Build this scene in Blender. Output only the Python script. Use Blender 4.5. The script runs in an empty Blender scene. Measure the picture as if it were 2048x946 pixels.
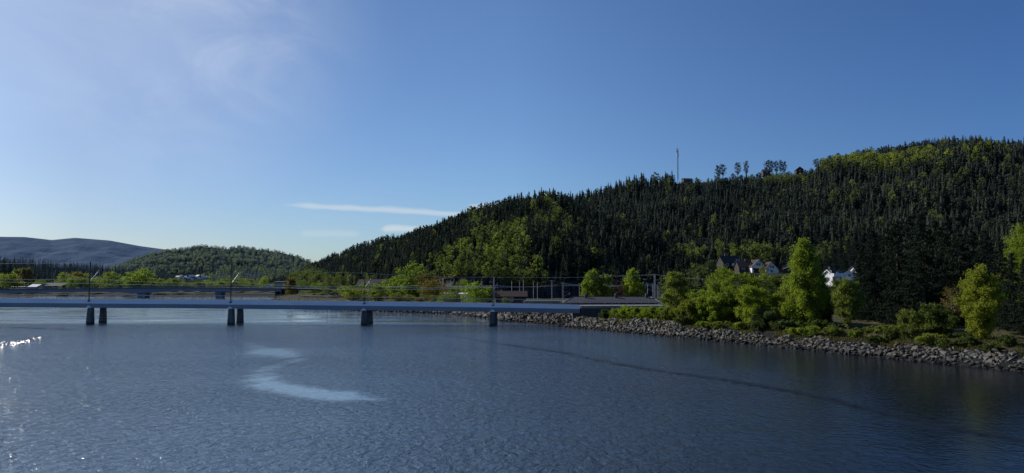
import bpy, math, random
import numpy as np
from mathutils import Vector, Matrix

random.seed(7); RNG = np.random.default_rng(7)
R = math.radians
# ------------------------------------------------------------------ camera maths
F, CX, CY, HOR, CH = 1365.0, 1024.0, 473.0, 565.0, 9.0
PITCH = math.atan((HOR - CY) / F)
CP, SP = math.cos(PITCH), math.sin(PITCH)
SUN_AZ, SUN_EL = R(-62), R(29)          # azimuth from +Y (towards +X positive)
SUN = Vector((math.sin(SUN_AZ)*math.cos(SUN_EL), math.cos(SUN_AZ)*math.cos(SUN_EL), math.sin(SUN_EL)))

def ray(px, py):
    u, v = (px-CX)/F, -(py-CY)/F
    return Vector((u, CP - v*SP, SP + v*CP))
def at(px, py, Y):
    d = ray(px, py); k = Y/d.y
    return Vector((d.x*k, Y, CH + d.z*k))
def onz(px, py, z=0.0):
    d = ray(px, py); k = (z-CH)/d.z
    return Vector((d.x*k, d.y*k, z))
def project(x, y, z):
    f = y*CP + (z-CH)*SP; up = -y*SP + (z-CH)*CP
    return CX + F*x/f, CY - F*up/f

sc = bpy.context.scene
col = sc.collection

# ------------------------------------------------------------------ node helpers
class NT:
    def __init__(s, tree): s.t = tree; s.n = tree.nodes; s.l = tree.links; s.n.clear()
    def node(s, typ, ins=None, **kw):
        n = s.n.new(typ)
        for k, v in kw.items(): setattr(n, k, v)
        for k, v in (ins or {}).items():
            sock = n.inputs[k]
            if hasattr(v, 'is_output') or isinstance(v, bpy.types.NodeSocket): s.l.new(v, sock)
            else: sock.default_value = v
        return n
    def m(s, op, a, b=0.0, c=0.0, clamp=False):
        n = s.n.new('ShaderNodeMath'); n.operation = op; n.use_clamp = clamp
        for i, v in enumerate((a, b, c)):
            if isinstance(v, bpy.types.NodeSocket): s.l.new(v, n.inputs[i])
            else: n.inputs[i].default_value = v
        return n.outputs[0]
    def mix(s, f, a, b, blend='MIX'):
        n = s.n.new('ShaderNodeMix'); n.data_type = 'RGBA'; n.blend_type = blend
        for i, v in ((0, f), (6, a), (7, b)):
            if isinstance(v, bpy.types.NodeSocket): s.l.new(v, n.inputs[i])
            else: n.inputs[i].default_value = v if i == 0 else (tuple(v)+(1,))[:4]
        return n.outputs[2]
    def sstep(s, x, a, b):
        n = s.n.new('ShaderNodeMapRange'); n.interpolation_type = 'SMOOTHSTEP'
        s.l.new(x, n.inputs[0]); n.inputs[1].default_value = a; n.inputs[2].default_value = b
        return n.outputs[0]
    def noise(s, vec, scale, detail=3, rough=.5, out=0, dist=0):
        n = s.node('ShaderNodeTexNoise', {'Vector': vec, 'Scale': scale, 'Detail': detail, 'Roughness': rough, 'Distortion': dist})
        return n.outputs[out]
    def scale(s, vec, xyz):
        n = s.n.new('ShaderNodeMapping'); s.l.new(vec, n.inputs[0]); n.inputs['Scale'].default_value = xyz
        return n.outputs[0]

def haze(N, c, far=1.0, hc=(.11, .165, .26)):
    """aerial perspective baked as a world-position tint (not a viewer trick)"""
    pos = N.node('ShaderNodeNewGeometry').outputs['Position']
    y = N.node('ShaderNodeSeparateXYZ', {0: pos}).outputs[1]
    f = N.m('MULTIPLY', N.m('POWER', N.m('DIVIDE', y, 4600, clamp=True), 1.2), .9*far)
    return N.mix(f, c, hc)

MAT = {}
def mat(name, c1, c2=None, scale=1.0, rough=.85, bump=0.0, bscale=None, metal=0.0, stretch=(1,1,1), hz=False, spec=.3, detail=4, lo=.35, hi=.65):
    if 'forest' in name: spec = 0.0
    m = bpy.data.materials.new(name); m.use_nodes = True; N = NT(m.node_tree)
    out = N.node('ShaderNodeOutputMaterial')
    co = N.node('ShaderNodeTexCoord').outputs['Object']
    geo = N.node('ShaderNodeNewGeometry').outputs['Position']
    v = N.scale(geo, stretch)
    nz = N.noise(v, scale, detail)
    f = N.sstep(nz, lo, hi)
    c2 = c2 or tuple(x*.75 for x in c1)
    c = N.mix(f, c1, c2)
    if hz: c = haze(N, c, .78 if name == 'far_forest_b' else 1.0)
    b = N.node('ShaderNodeBsdfPrincipled', {'Base Color': c, 'Roughness': rough, 'Metallic': metal, 'Specular IOR Level': spec})
    if bump:
        bn = N.node('ShaderNodeBump', {'Height': N.noise(v, bscale or scale*3, 5), 'Strength': .8, 'Distance': bump})
        N.l.new(bn.outputs[0], b.inputs['Normal'])
    N.l.new(b.outputs[0], out.inputs[0])
    MAT[name] = m
    return m

def leafmat(name, c, var=.35, trans=.45, hz=True, warm=(1.12, 1.0, .7), clump=1.2):
    m = bpy.data.materials.new(name); m.use_nodes = True; N = NT(m.node_tree)
    out = N.node('ShaderNodeOutputMaterial')
    at_ = N.node('ShaderNodeAttribute', attribute_name='tint').outputs['Fac']
    oi = N.node('ShaderNodeObjectInfo').outputs['Random']
    r = N.m('FRACT', N.m('ADD', at_, oi))
    geo = N.node('ShaderNodeNewGeometry').outputs['Position']
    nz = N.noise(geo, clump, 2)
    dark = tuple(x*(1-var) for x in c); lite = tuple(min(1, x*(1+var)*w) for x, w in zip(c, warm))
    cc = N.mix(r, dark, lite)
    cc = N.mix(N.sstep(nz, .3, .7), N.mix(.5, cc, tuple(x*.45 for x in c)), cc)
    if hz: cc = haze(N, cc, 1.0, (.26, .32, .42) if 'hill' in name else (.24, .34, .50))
    d = N.node('ShaderNodeBsdfDiffuse', {'Color': cc})
    t = N.node('ShaderNodeBsdfTranslucent', {'Color': N.mix(1.0, cc, (1.1, 1.22, .6), 'MULTIPLY')})
    mx = N.node('ShaderNodeMixShader', {0: trans, 1: d.outputs[0], 2: t.outputs[0]})
    N.l.new(mx.outputs[0], out.inputs[0])
    MAT[name] = m
    return m

# ------------------------------------------------------------------ materials
mat('concrete', (.20,.21,.22), (.15,.16,.17), .8, .9, .01, 6)
mat('pier_concrete', (.13,.13,.13), (.075,.08,.085), 1.2, .9, .02, 5, stretch=(1,1,.3))
mat('wet_concrete', (.035,.038,.042), (.02,.022,.025), 2, .5)
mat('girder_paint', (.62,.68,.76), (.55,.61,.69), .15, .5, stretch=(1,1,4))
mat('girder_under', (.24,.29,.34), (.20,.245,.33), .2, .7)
mat('dark_concrete', (.075,.078,.085), (.05,.052,.06), .7, .95, .02, 4, stretch=(1,1,.4))
mat('far_bridge_paint', (.20,.235,.29), (.17,.20,.25), .1, .8)
mat('steel', (.34,.37,.40), (.26,.29,.32), 2, .45, metal=.4)
mat('dark_steel', (.06,.065,.075), (.045,.05,.06), 2, .6)
mat('wire', (.62,.60,.56), (.5,.48,.45), .2, .3, metal=.7)
mat('white_paint', (.72,.74,.76), (.62,.64,.67), .5, .7)
mat('window_frame', (.75,.76,.77), None, 1, .6)
mat('window_glass', (.03,.04,.05), (.05,.06,.08), .6, .12, spec=.6)
mat('red_wall', (.24,.06,.05), (.18,.05,.045), .8, .85, stretch=(6,6,.5))
mat('brown_roof', (.05,.034,.03), (.04,.028,.026), 1, .85, .02, 5)
mat('grey_roof', (.055,.06,.07), (.042,.046,.054), .6, .8, .01, 4, stretch=(5,.4,1))
mat('black_roof', (.025,.026,.03), (.035,.036,.04), .8, .8)
mat('dark_wall', (.035,.033,.033), (.05,.047,.045), .6, .85)
mat('brown_wall', (.06,.04,.03), (.045,.03,.024), .6, .85)
mat('pink_roof', (.30,.25,.24), (.24,.20,.20), .8, .8)
mat('ballast', (.10,.095,.09), (.07,.066,.06), 3, .95, .03, 9)
mat('rail_steel', (.25,.22,.20), (.2,.17,.15), 2, .4, metal=.8)
mat('bark', (.075,.062,.05), (.045,.037,.03), 3, .95, .02, 9)
mat('birch_bark', (.42,.40,.37), (.12,.11,.10), 2.2, .85, stretch=(1,1,3))
mat('asphalt', (.055,.055,.058), (.045,.045,.047), .5, .9)
mat('rock_cliff', (.045,.047,.05), (.010,.011,.014), .25, .95, .6, .5, stretch=(1,1,.45), hz=False, lo=.4, hi=.7)
mat('car_paint', (.6,.62,.65), None, 1, .3, spec=.5)
mat('car_paint_dark', (.08,.09,.11), None, 1, .3, spec=.5)
mat('rubber', (.02,.02,.02), None, 1, .9)
mat('forest_floor', (.022,.028,.018), (.035,.036,.022), .05, 1, hz=True)
mat('far_forest_a', (.016,.024,.024), (.03,.042,.03), .012, 1, hz=False, bump=10, bscale=.03, detail=6, lo=.4,hi=.75)
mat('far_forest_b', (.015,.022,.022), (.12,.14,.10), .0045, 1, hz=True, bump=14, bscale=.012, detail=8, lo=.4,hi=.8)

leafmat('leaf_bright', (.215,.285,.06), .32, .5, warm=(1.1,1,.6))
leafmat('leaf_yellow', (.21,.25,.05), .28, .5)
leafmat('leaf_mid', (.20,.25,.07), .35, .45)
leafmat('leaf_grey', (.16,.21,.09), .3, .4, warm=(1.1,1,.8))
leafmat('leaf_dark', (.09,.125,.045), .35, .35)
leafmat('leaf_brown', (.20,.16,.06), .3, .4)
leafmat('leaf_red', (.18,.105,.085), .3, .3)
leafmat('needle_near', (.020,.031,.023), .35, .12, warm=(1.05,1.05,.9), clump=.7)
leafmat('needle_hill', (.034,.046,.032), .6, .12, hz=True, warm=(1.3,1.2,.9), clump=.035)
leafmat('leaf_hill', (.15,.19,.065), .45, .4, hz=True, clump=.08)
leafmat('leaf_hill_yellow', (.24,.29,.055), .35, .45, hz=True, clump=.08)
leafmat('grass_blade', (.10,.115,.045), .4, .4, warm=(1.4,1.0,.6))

# stone
m = bpy.data.materials.new('riprap_stone'); m.use_nodes = True; N = NT(m.node_tree); MAT['riprap_stone'] = m
geo = N.node('ShaderNodeNewGeometry').outputs['Position']
r = N.m('FRACT', N.m('ADD', N.node('ShaderNodeAttribute', attribute_name='tint').outputs['Fac'], N.node('ShaderNodeObjectInfo').outputs['Random']))
c = N.mix(r, (.04,.04,.04), (.165,.16,.15))
c = N.mix(N.m('MULTIPLY', N.sstep(N.noise(geo, 1.8, 5), .45, .7), .6), c, (.08,.078,.07))
z = N.node('ShaderNodeSeparateXYZ', {0: geo}).outputs[2]
c = N.mix(N.m('MULTIPLY', N.sstep(N.noise(geo, .35, 3), .45, .65), .45), c, (.105,.085,.055))
wet = N.sstep(z, .6, .25)
c = N.mix(wet, c, (.022,.023,.024))
b = N.node('ShaderNodeBsdfPrincipled', {'Base Color': c, 'Roughness': .85, 'Specular IOR Level': .25})
bn = N.node('ShaderNodeBump', {'Height': N.noise(geo, 5, 6), 'Strength': .7, 'Distance': .06}); N.l.new(bn.outputs[0], b.inputs['Normal'])
N.l.new(b.outputs[0], N.node('ShaderNodeOutputMaterial').inputs[0])

# ground
m = bpy.data.materials.new('ground_cover'); m.use_nodes = True; N = NT(m.node_tree); MAT['ground_cover'] = m
geo = N.node('ShaderNodeNewGeometry').outputs['Position']
c = N.mix(N.sstep(N.noise(geo, .12, 6), .35, .65), (.055,.065,.022), (.10,.085,.045))
c = N.mix(N.sstep(N.noise(geo, 1.5, 5), .4, .7), c, (.045,.04,.028))
zz = N.node('ShaderNodeSeparateXYZ', {0: geo}).outputs[2]
c = N.mix(N.sstep(zz, 2.2, 1.5), c, (.022,.021,.02))
c = N.mix(N.m('MULTIPLY', N.sstep(zz, 3.2, 5), N.sstep(zz, 14.5, 12.5)), c, (.022,.027,.016))
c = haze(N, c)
b = N.node('ShaderNodeBsdfPrincipled', {'Base Color': c, 'Roughness': 1.0, 'Specular IOR Level': .05})
bn = N.node('ShaderNodeBump', {'Height': N.noise(geo, 2, 6), 'Strength': .8, 'Distance': .3}); N.l.new(bn.outputs[0], b.inputs['Normal'])
N.l.new(b.outputs[0], N.node('ShaderNodeOutputMaterial').inputs[0])

# ------------------------------------------------------------------ object helpers
def tag(o, label=None, cat=None, group=None, kind=None):
    if label: o['label'] = label
    if cat: o['category'] = cat
    if group: o['group'] = group
    if kind: o['kind'] = kind
    return o
def link(name, me, parent=None):
    o = bpy.data.objects.new(name, me); col.objects.link(o)
    if parent: o.parent = parent
    return o
def empty(name, loc, rz=0.0):
    o = bpy.data.objects.new(name, None); col.objects.link(o)
    o.location = loc; o.rotation_euler = (0, 0, rz); o.empty_display_size = .5
    return o
def copy_tree(o, parent=None):
    c = o.copy(); col.objects.link(c)
    if parent: c.parent = parent
    for ch in list(o.children): copy_tree(ch, c)
    return c

class MB:
    """collects shapes; build() links them as ONE mesh object"""
    def __init__(s): s.v = []; s.f = []; s.mi = []
    def add(s, vs, fs, mi=0):
        k = len(s.v); s.v += [tuple(v) for v in vs]; s.f += [tuple(i+k for i in f) for f in fs]; s.mi += [mi]*len(fs); return s
    def box(s, c, d, rz=0.0, mi=0):
        cx, cy, cz = c; a, b_, h = d[0]/2, d[1]/2, d[2]/2; cs, sn = math.cos(rz), math.sin(rz)
        vs = []
        for x, y, z in ((-a,-b_,-h),(a,-b_,-h),(a,b_,-h),(-a,b_,-h),(-a,-b_,h),(a,-b_,h),(a,b_,h),(-a,b_,h)):
            vs.append((cx+x*cs-y*sn, cy+x*sn+y*cs, cz+z))
        return s.add(vs, [(0,3,2,1),(4,5,6,7),(0,1,5,4),(1,2,6,5),(2,3,7,6),(3,0,4,7)], mi)
    def hexa(s, vs, mi=0):
        return s.add(vs, [(0,3,2,1),(4,5,6,7),(0,1,5,4),(1,2,6,5),(2,3,7,6),(3,0,4,7)], mi)
    def tube(s, pts, rad, n=6, mi=0):
        pts = [Vector(p) for p in pts]
        if not isinstance(rad, (list, tuple)): rad = [rad]*len(pts)
        rings = []
        for i, p in enumerate(pts):
            d = (pts[min(i+1, len(pts)-1)] - pts[max(i-1, 0)]).normalized()
            a = d.orthogonal().normalized() if abs(d.z) < .9 else Vector((1, 0, 0)); 
            a = (a - d*a.dot(d)).normalized(); b_ = d.cross(a)
            rings.append([p + (a*math.cos(2*math.pi*k/n) + b_*math.sin(2*math.pi*k/n))*rad[i] for k in range(n)])
        vs = [v for r_ in rings for v in r_]; fs = []
        for i in range(len(pts)-1):
            for k in range(n):
                fs.append((i*n+k, i*n+(k+1) % n, (i+1)*n+(k+1) % n, (i+1)*n+k))
        fs.append(tuple(range(n))[::-1]); fs.append(tuple((len(pts)-1)*n+k for k in range(n)))
        return s.add(vs, fs, mi)
    def prism(s, poly, off, mi=0):
        """poly: 3-D polygon, off: extrusion vector"""
        n = len(poly); o = Vector(off); vs = [Vector(p) for p in poly]; vs += [v+o for v in vs]
        fs = [tuple(range(n))[::-1], tuple(range(n, 2*n))] + [(i, (i+1) % n, n+(i+1) % n, n+i) for i in range(n)]
        return s.add(vs, fs, mi)
    def build(s, name, mats, parent=None, smooth=False):
        me = bpy.data.meshes.new(name); me.from_pydata(s.v, [], s.f)
        if isinstance(mats, str): mats = [mats]
        for q in mats: me.materials.append(MAT[q])
        me.polygons.foreach_set('material_index', s.mi)
        if smooth: me.polygons.foreach_set('use_smooth', [True]*len(s.f))
        me.update()
        return link(name, me, parent)

def np_mesh(name, V, Fa, mats, mi=None, tint=None, smooth=False):
    """V (n,3), Fa (m,k) same-size faces"""
    me = bpy.data.meshes.new(name); n, (mm, k) = len(V), Fa.shape
    me.vertices.add(n); me.vertices.foreach_set('co', V.astype(np.float32).ravel())
    me.loops.add(mm*k); me.loops.foreach_set('vertex_index', Fa.astype(np.int32).ravel())
    me.polygons.add(mm); me.polygons.foreach_set('loop_start', np.arange(0, mm*k, k, dtype=np.int32))
    try: me.polygons.foreach_set('loop_total', np.full(mm, k, dtype=np.int32))
    except Exception: pass
    for q in mats: me.materials.append(MAT[q])
    if mi is not None: me.polygons.foreach_set('material_index', mi.astype(np.int32))
    if smooth: me.polygons.foreach_set('use_smooth', np.ones(mm, dtype=bool))
    if tint is not None:
        a = me.attributes.new('tint', 'FLOAT', 'POINT'); a.data.foreach_set('value', tint.astype(np.float32))
    me.update(calc_edges=True); me.validate()
    return me

def leaves(centers, size, aspect=1.0, up=0.0, seed=0, dirs=None):
    """one small quad per centre, random orientation -> V,F"""
    g = np.random.default_rng(seed); n = len(centers)
    nrm = g.normal(size=(n, 3)); nrm[:, 2] += up; nrm /= np.linalg.norm(nrm, axis=1)[:, None]
    if dirs is None:
        t = g.normal(size=(n, 3))
    else: t = dirs + g.normal(size=(n, 3))*.25
    t -= nrm*(t*nrm).sum(1)[:, None]; t /= (np.linalg.norm(t, axis=1)[:, None]+1e-9)
    b_ = np.cross(nrm, t)
    s = size*(.6+.8*g.random(n))[:, None]
    V = np.stack([centers - t*s, centers - b_*s*aspect*.6, centers + t*s, centers + b_*s*aspect*.6], 1).reshape(-1, 3)
    Fq = np.arange(4*n).reshape(n, 4)
    return V, Fq

# ------------------------------------------------------------------ tree templates
def make_broadleaf(seed, H, W, n_leaf, leaf, shape='round', base=.15, nlimb=13, spread=.09, stems=1, lean=0.0):
    """returns (trunk MB, V, F, tint). H height, W half width"""
    g = random.Random(seed); gn = np.random.default_rng(seed)
    tr = MB(); cl = []
    def radius(t):                       # crown half-width at relative height t
        if shape == 'round': return W*max(.12, math.sin(math.pi*min(1, max(0.02, (t-base)/(1.02-base))))**.55)
        if shape == 'cone':  return W*max(.06, ((1.02-t)/(1-base))**.72 * min(1, .35+(t-base)*4))
        if shape == 'poplar': return W*max(.10, math.sin(math.pi*min(1, max(.02, (t-base)/(1.03-base)))**.8)**.7)
        return W*max(.2, (1-t*t*.55))
    for s in range(stems):
        a0 = g.uniform(0, 6.28); off = 0 if stems == 1 else W*.35*g.random()
        sx, sy = off*math.cos(a0), off*math.sin(a0)
        Hs = H*(1 if s == 0 else g.uniform(.65, .95)); r0 = (.016*H+.03)/(stems**.5)
        pts = []; x, y = sx, sy
        for i in range(7):
            t = i/6; pts.append((x, y, Hs*.93*t - .25*(i == 0)))
            x += g.uniform(-.02, .02)*H + math.cos(a0)*W*.08*(stems > 1) + lean*H*.02; y += g.uniform(-.02, .02)*H + math.sin(a0)*W*.08*(stems > 1)
        tr.tube(pts, [r0*(1-.9*i/6)+.008 for i in range(7)], 6)
        for k in range(max(3, nlimb//stems)):
            t0 = base + (.88-base)*(k+.5)/max(3, nlimb//stems) + g.uniform(-.04, .04); t0 = min(.9, max(.03, t0))
            i0 = t0/.93*6; ia = int(min(5, i0)); p0 = Vector(pts[ia]).lerp(Vector(pts[ia+1]), min(1, i0-ia))
            a = k*2.4+g.uniform(-.5, .5); rr = radius(min(1, t0+.06))*g.uniform(.72, 1.05)
            rise = H*.10*g.uniform(.4, 1.3) if shape != 'poplar' else H*.14
            p1 = p0 + Vector((math.cos(a)*rr*.55, math.sin(a)*rr*.55, rise*.7)); p2 = p0 + Vector((math.cos(a)*rr, math.sin(a)*rr, rise))
            lr = r0*.45*(1-t0)+.012
            tr.tube([p0, p1, p2], [lr, lr*.6, .006], 4)
            for q, f in ((p0.lerp(p1, .6), .7), (p1, .9), (p1.lerp(p2, .5), .8), (p2, .6)):
                cl.append((q, f*spread*H))
            for j in range(3):
                aa = a+g.uniform(-1.1, 1.1); q = p1.lerp(p2, g.random()); e = q + Vector((math.cos(aa), math.sin(aa), g.uniform(-.5, .7)))*rr*.38
                tr.tube([q, e], [lr*.4, .004], 3); cl.append((e, spread*H*.65))
        cl.append((Vector(pts[-1]), spread*H*.5)); cl.append((Vector(pts[-1])+Vector((0, 0, -H*.07)), spread*H*.75))
    nfill = int(nlimb*(4.5 if shape != 'bush' else 5))
    for k in range(nfill):
        t0 = base*.6 + (1-base*.6)*(g.random()**.85)*.97; a = g.uniform(0, 6.28); rr = radius(t0)*g.uniform(.55, .95)
        cl.append((Vector((math.cos(a)*rr, math.sin(a)*rr, t0*H-spread*H*.4)), spread*H*g.uniform(.35, .65)))
    C = np.array([tuple(c) for c, _ in cl]); S = np.array([r_ for _, r_ in cl]); w = S**2; w /= w.sum()
    idx = gn.choice(len(cl), n_leaf, p=w)
    d = gn.normal(size=(n_leaf, 3)); d /= np.linalg.norm(d, axis=1)[:, None]
    rad = (gn.random(n_leaf)**.42)[:, None]*S[idx][:, None]*np.where(gn.random(n_leaf) < .35, 1.9, 1.05)[:, None]
    P = C[idx] + d*rad*np.array([1, 1, 1.0]); P[:, 2] -= .25*S[idx]*gn.random(n_leaf); P[:, 2] = np.maximum(P[:, 2], .05)
    V, Fq = leaves(P, leaf, .9, .3, seed)
    tint = np.repeat(gn.random(len(cl))[idx]*.35 + gn.random(n_leaf)*.12, 4)
    return tr, V, Fq, tint

def make_spruce_near(seed, H, W, leaf=.17, dens=1.0):
    g = random.Random(seed); gn = np.random.default_rng(seed); tr = MB()
    tr.tube([(0, 0, -.3), (.03*H*.2, 0, H*.5), (0, 0, H)], [.016*H, .009*H, .01], 7)
    P = []; D = []; T = []
    z = H*.05
    while z < H*.985:
        t = z/H; rr = W*((1-t)**.8)*min(1, .6+t*3) + .15
        nb = max(4, int(8*(1-t*.4)))
        for k in range(nb):
            a = g.uniform(0, 6.28); L = rr*g.uniform(.7, 1.12); dz = g.uniform(-.2, .25)
            n = int(dens*(10+L*17)); tn = g.random()*.5
            for i in range(n):
                f = g.random()**.75; q = f*L
                drop = -.34*L*f + .20*L*f*f*f
                side = g.gauss(0, .10+.11*L*(1-f*.65)*.5); hang = -abs(g.gauss(0, .16+.05*L))
                P.append((math.cos(a)*q - math.sin(a)*side, math.sin(a)*q + math.cos(a)*side, z+dz+drop+hang*.9))
                D.append((math.cos(a)*.7, math.sin(a)*.7, -.75)); T.append(tn+g.random()*.1)
            if L > .8: tr.tube([(0, 0, z+dz), (math.cos(a)*L*.6, math.sin(a)*L*.6, z+dz-.2*L), (math.cos(a)*L, math.sin(a)*L, z+dz-.14*L)], [.03, .018, .005], 3)
        z += .40 + .15*g.random()
    P.append((0, 0, H)); D.append((0, 0, 1)); T.append(.3)
    V, Fq = leaves(np.array(P), leaf, .5, .4, seed, np.array(D))
    return tr, V, Fq, np.repeat(np.array(T), 4)

def spruce_lod(seed, levels=15, w=.15):
    g = random.Random(seed); V = []; Ft = []; mi = []
    k = 0
    for a in range(3):
        a0, a1 = a*2.09, (a+1)*2.09
        V += [(math.cos(a0)*.012, math.sin(a0)*.012, -.05), (math.cos(a1)*.012, math.sin(a1)*.012, -.05), (0, 0, 1.0)]; Ft.append((k, k+1, k+2)); mi.append(1); k += 3
    for l in range(levels):
        t = .06 + .94*l/levels; r_ = w*((1-t)**.85)*g.uniform(.8, 1.15)+.012
        nb = 8 if t < .6 else 6
        for b_ in range(nb):
            a = b_*6.283/nb + g.uniform(-.4, .4) + l; L = r_*g.uniform(.65, 1.25); hw = .42*g.uniform(.7, 1.2)
            dz = -.035-.22*L
            V += [(0, 0, t+.045), (math.cos(a-hw)*L, math.sin(a-hw)*L, t+dz*g.uniform(.6, 1.3)), (math.cos(a+hw)*L*.9, math.sin(a+hw)*L*.9, t+dz*g.uniform(.6, 1.3))]
            Ft.append((k, k+1, k+2)); mi.append(0); k += 3
    return np.array(V), np.array(Ft), np.array(mi)

def clump_lod(seed, shape='round', n=240, w=.3, base=.12, leaf=.05):
    g = random.Random(seed); gn = np.random.default_rng(seed)
    V = []; Ft = []; mi = []; k = 0
    for a in range(3):
        a0, a1 = a*2.09, (a+1)*2.09
        V += [(math.cos(a0)*.02, math.sin(a0)*.02, -.05), (math.cos(a1)*.02, math.sin(a1)*.02, -.05), (0, 0, .8)]; Ft.append((k, k+1, k+2)); mi.append(1); k += 3
    if shape == 'pine': V = [(x*2.6, y*2.6, z) for x, y, z in V]
    cs = []
    nb = 13
    for i in range(nb):
        t = base + (1-base)*(i+.5)/nb
        if shape == 'round': rr = w*math.sin(math.pi*min(1, (t-base)/(1.08-base)))**.6
        elif shape == 'pine': rr = w*math.sin(math.pi*min(1, max(.05, (t-base)/(1.05-base))))**.7
        else: rr = w*(1.05-t)**.6
        a = i*2.4; cs.append((math.cos(a)*rr*.6, math.sin(a)*rr*.6, t, w*(g.uniform(.28, .48) if shape != 'pine' else g.uniform(.4, .75))))
    cs = np.array(cs); idx = gn.integers(0, nb, n)
    d = gn.normal(size=(n, 3)); d /= np.linalg.norm(d, axis=1)[:, None]
    P = cs[idx, :3] + d*cs[idx, 3][:, None]*(gn.random(n)**.35)[:, None]*np.array([1, 1, .75 if shape != 'pine' else .5])
    t1 = gn.normal(size=(n, 3)); t1 /= np.linalg.norm(t1, axis=1)[:, None]; t2 = np.cross(d, t1); t2 /= np.linalg.norm(t2, axis=1)[:, None]+1e-9
    A = np.stack([P-t1*leaf, P+t1*leaf*.5+t2*leaf, P+t1*leaf*.5-t2*leaf], 1).reshape(-1, 3)
    V = np.vstack([np.array(V), A]); Ft = np.vstack([np.array(Ft), np.arange(3*n).reshape(n, 3)+k]); mi = np.array(mi+[0]*n)
    return V, Ft, mi

LOD = {
 'spruce': [spruce_lod(i, 15, .16+.02*(i % 3)) for i in range(5)],
 'decid':  [clump_lod(20+i, ['round', 'cone', 'round', 'round'][i], 260, .30, .12, .045) for i in range(4)],
 'pine':   [clump_lod(40+i, 'pine', 380, .30, .40, .038) for i in range(4)],
}
LODSMALL = {'spruce': [spruce_lod(60+i, 7, .16) for i in range(4)], 'decid': [clump_lod(70+i, 'round', 60, .34, .05, .10) for i in range(3)]}

def stuff_trees(name, tmpl, pts, hs, ws, mats, label, cat, group=None):
    """merge many template copies into ONE object"""
    Vs, Fs, Ms, Ts = [], [], [], []; k = 0
    pts = np.array(pts); hs = np.array(hs); g = np.random.default_rng(len(pts)); which = g.integers(0, len(tmpl), len(pts))
    for w_, (V, Ft, mi) in enumerate(tmpl):
        I = np.where(which == w_)[0]
        if not len(I): continue
        a = g.random(len(I))*6.283; cs, sn = np.cos(a), np.sin(a); h = hs[I]; w = h*ws*(.8+.4*g.random(len(I)))
        X = (V[None, :, 0]*cs[:, None] - V[None, :, 1]*sn[:, None])*w[:, None] + pts[I, 0][:, None]
        Y = (V[None, :, 0]*sn[:, None] + V[None, :, 1]*cs[:, None])*w[:, None] + pts[I, 1][:, None]
        Z = V[None, :, 2]*h[:, None] + pts[I, 2][:, None]
        Vs.append(np.stack([X, Y, Z], 2).reshape(-1, 3))
        Fs.append((Ft[None]+(np.arange(len(I))*len(V))[:, None, None]).reshape(-1, 3)+k); k += len(I)*len(V)
        Ms.append(np.tile(mi, len(I))); Ts.append(np.repeat(g.random(len(I)), len(V)))
    me = np_mesh(name, np.vstack(Vs), np.vstack(Fs), mats, np.concatenate(Ms), np.concatenate(Ts))
    return tag(link(name, me), label, cat, group, 'stuff')

_lodmesh = {}
def lod_obj(name, kind, i, loc, h, wf, mats):
    key = (kind, i, tuple(mats))
    if key not in _lodmesh:
        V, Ft, mi = LOD[kind][i]; _lodmesh[key] = np_mesh(name, V, Ft, mats, mi)
    o = link(name, _lodmesh[key]); o.location = loc; o.scale = (h*wf, h*wf, h); o.rotation_euler = (0, 0, random.random()*6.283)
    return o

# ------------------------------------------------------------------ world
w = bpy.data.worlds.new('World'); sc.world = w; w.use_nodes = True; N = NT(w.node_tree)
sky = N.node('ShaderNodeTexSky', sky_type='NISHITA'); sky.sun_disc = False
sky.sun_elevation = SUN_EL; sky.sun_rotation = SUN_AZ; sky.altitude = 50; sky.air_density = 1.0; sky.dust_density = .6; sky.ozone_density = 1.6
dv = N.node('ShaderNodeTexCoord').outputs['Generated']
sx = N.node('ShaderNodeSeparateXYZ', {0: dv}); X, Y, Z = sx.outputs
az = N.m('ARCTAN2', X, Y); el = N.m('ARCSINE', Z)
wob = N.m('MULTIPLY', N.m('SUBTRACT', N.noise(N.scale(dv, (14, 14, 60)), 1, 4), .5), 1.0)
def pix_ae(px, py):
    d = ray(px, py).normalized(); return math.atan2(d.x, d.y), math.asin(d.z)
def streak(p0, p1, th, amp, tex=1.0):
    (a0, e0), (a1, e1) = pix_ae(*p0), pix_ae(*p1); sl = (e1-e0)/(a1-a0)
    line = N.m('MULTIPLY_ADD', N.m('SUBTRACT', az, a0), sl, e0)
    t = N.m('DIVIDE', N.m('SUBTRACT', az, a0), a1-a0)
    env = N.m('MULTIPLY', N.sstep(t, 0, .16), N.sstep(t, 1.0, .8))
    d = N.m('ADD', N.m('SUBTRACT', el, line), N.m('MULTIPLY', wob, .006*tex))
    thn = N.m('MULTIPLY', N.m('MULTIPLY', N.m('ADD', env, .15), th), N.m('MULTIPLY_ADD', N.noise(N.scale(dv, (22, 22, 90)), 1, 5, .6), 1.4, .3))
    g = N.sstep(N.m('ABSOLUTE', N.m('DIVIDE', d, thn)), 1.3, .1)
    return N.m('MULTIPLY', N.m('MULTIPLY', g, env), amp)
s1 = streak((548, 409), (1010, 430), .0040, .62)
s2 = streak((755, 459), (880, 456), .0042, .8)
s3 = streak((930, 417), (1010, 411), .0050, .8)
s4 = streak((590, 466), (730, 468), .005, .3)
s5 = streak((-400, 60), (760, 60), .26, .0)
cl = N.m('ADD', N.m('ADD', s1, s2), N.m('ADD', s3, s4), clamp=True)
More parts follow.
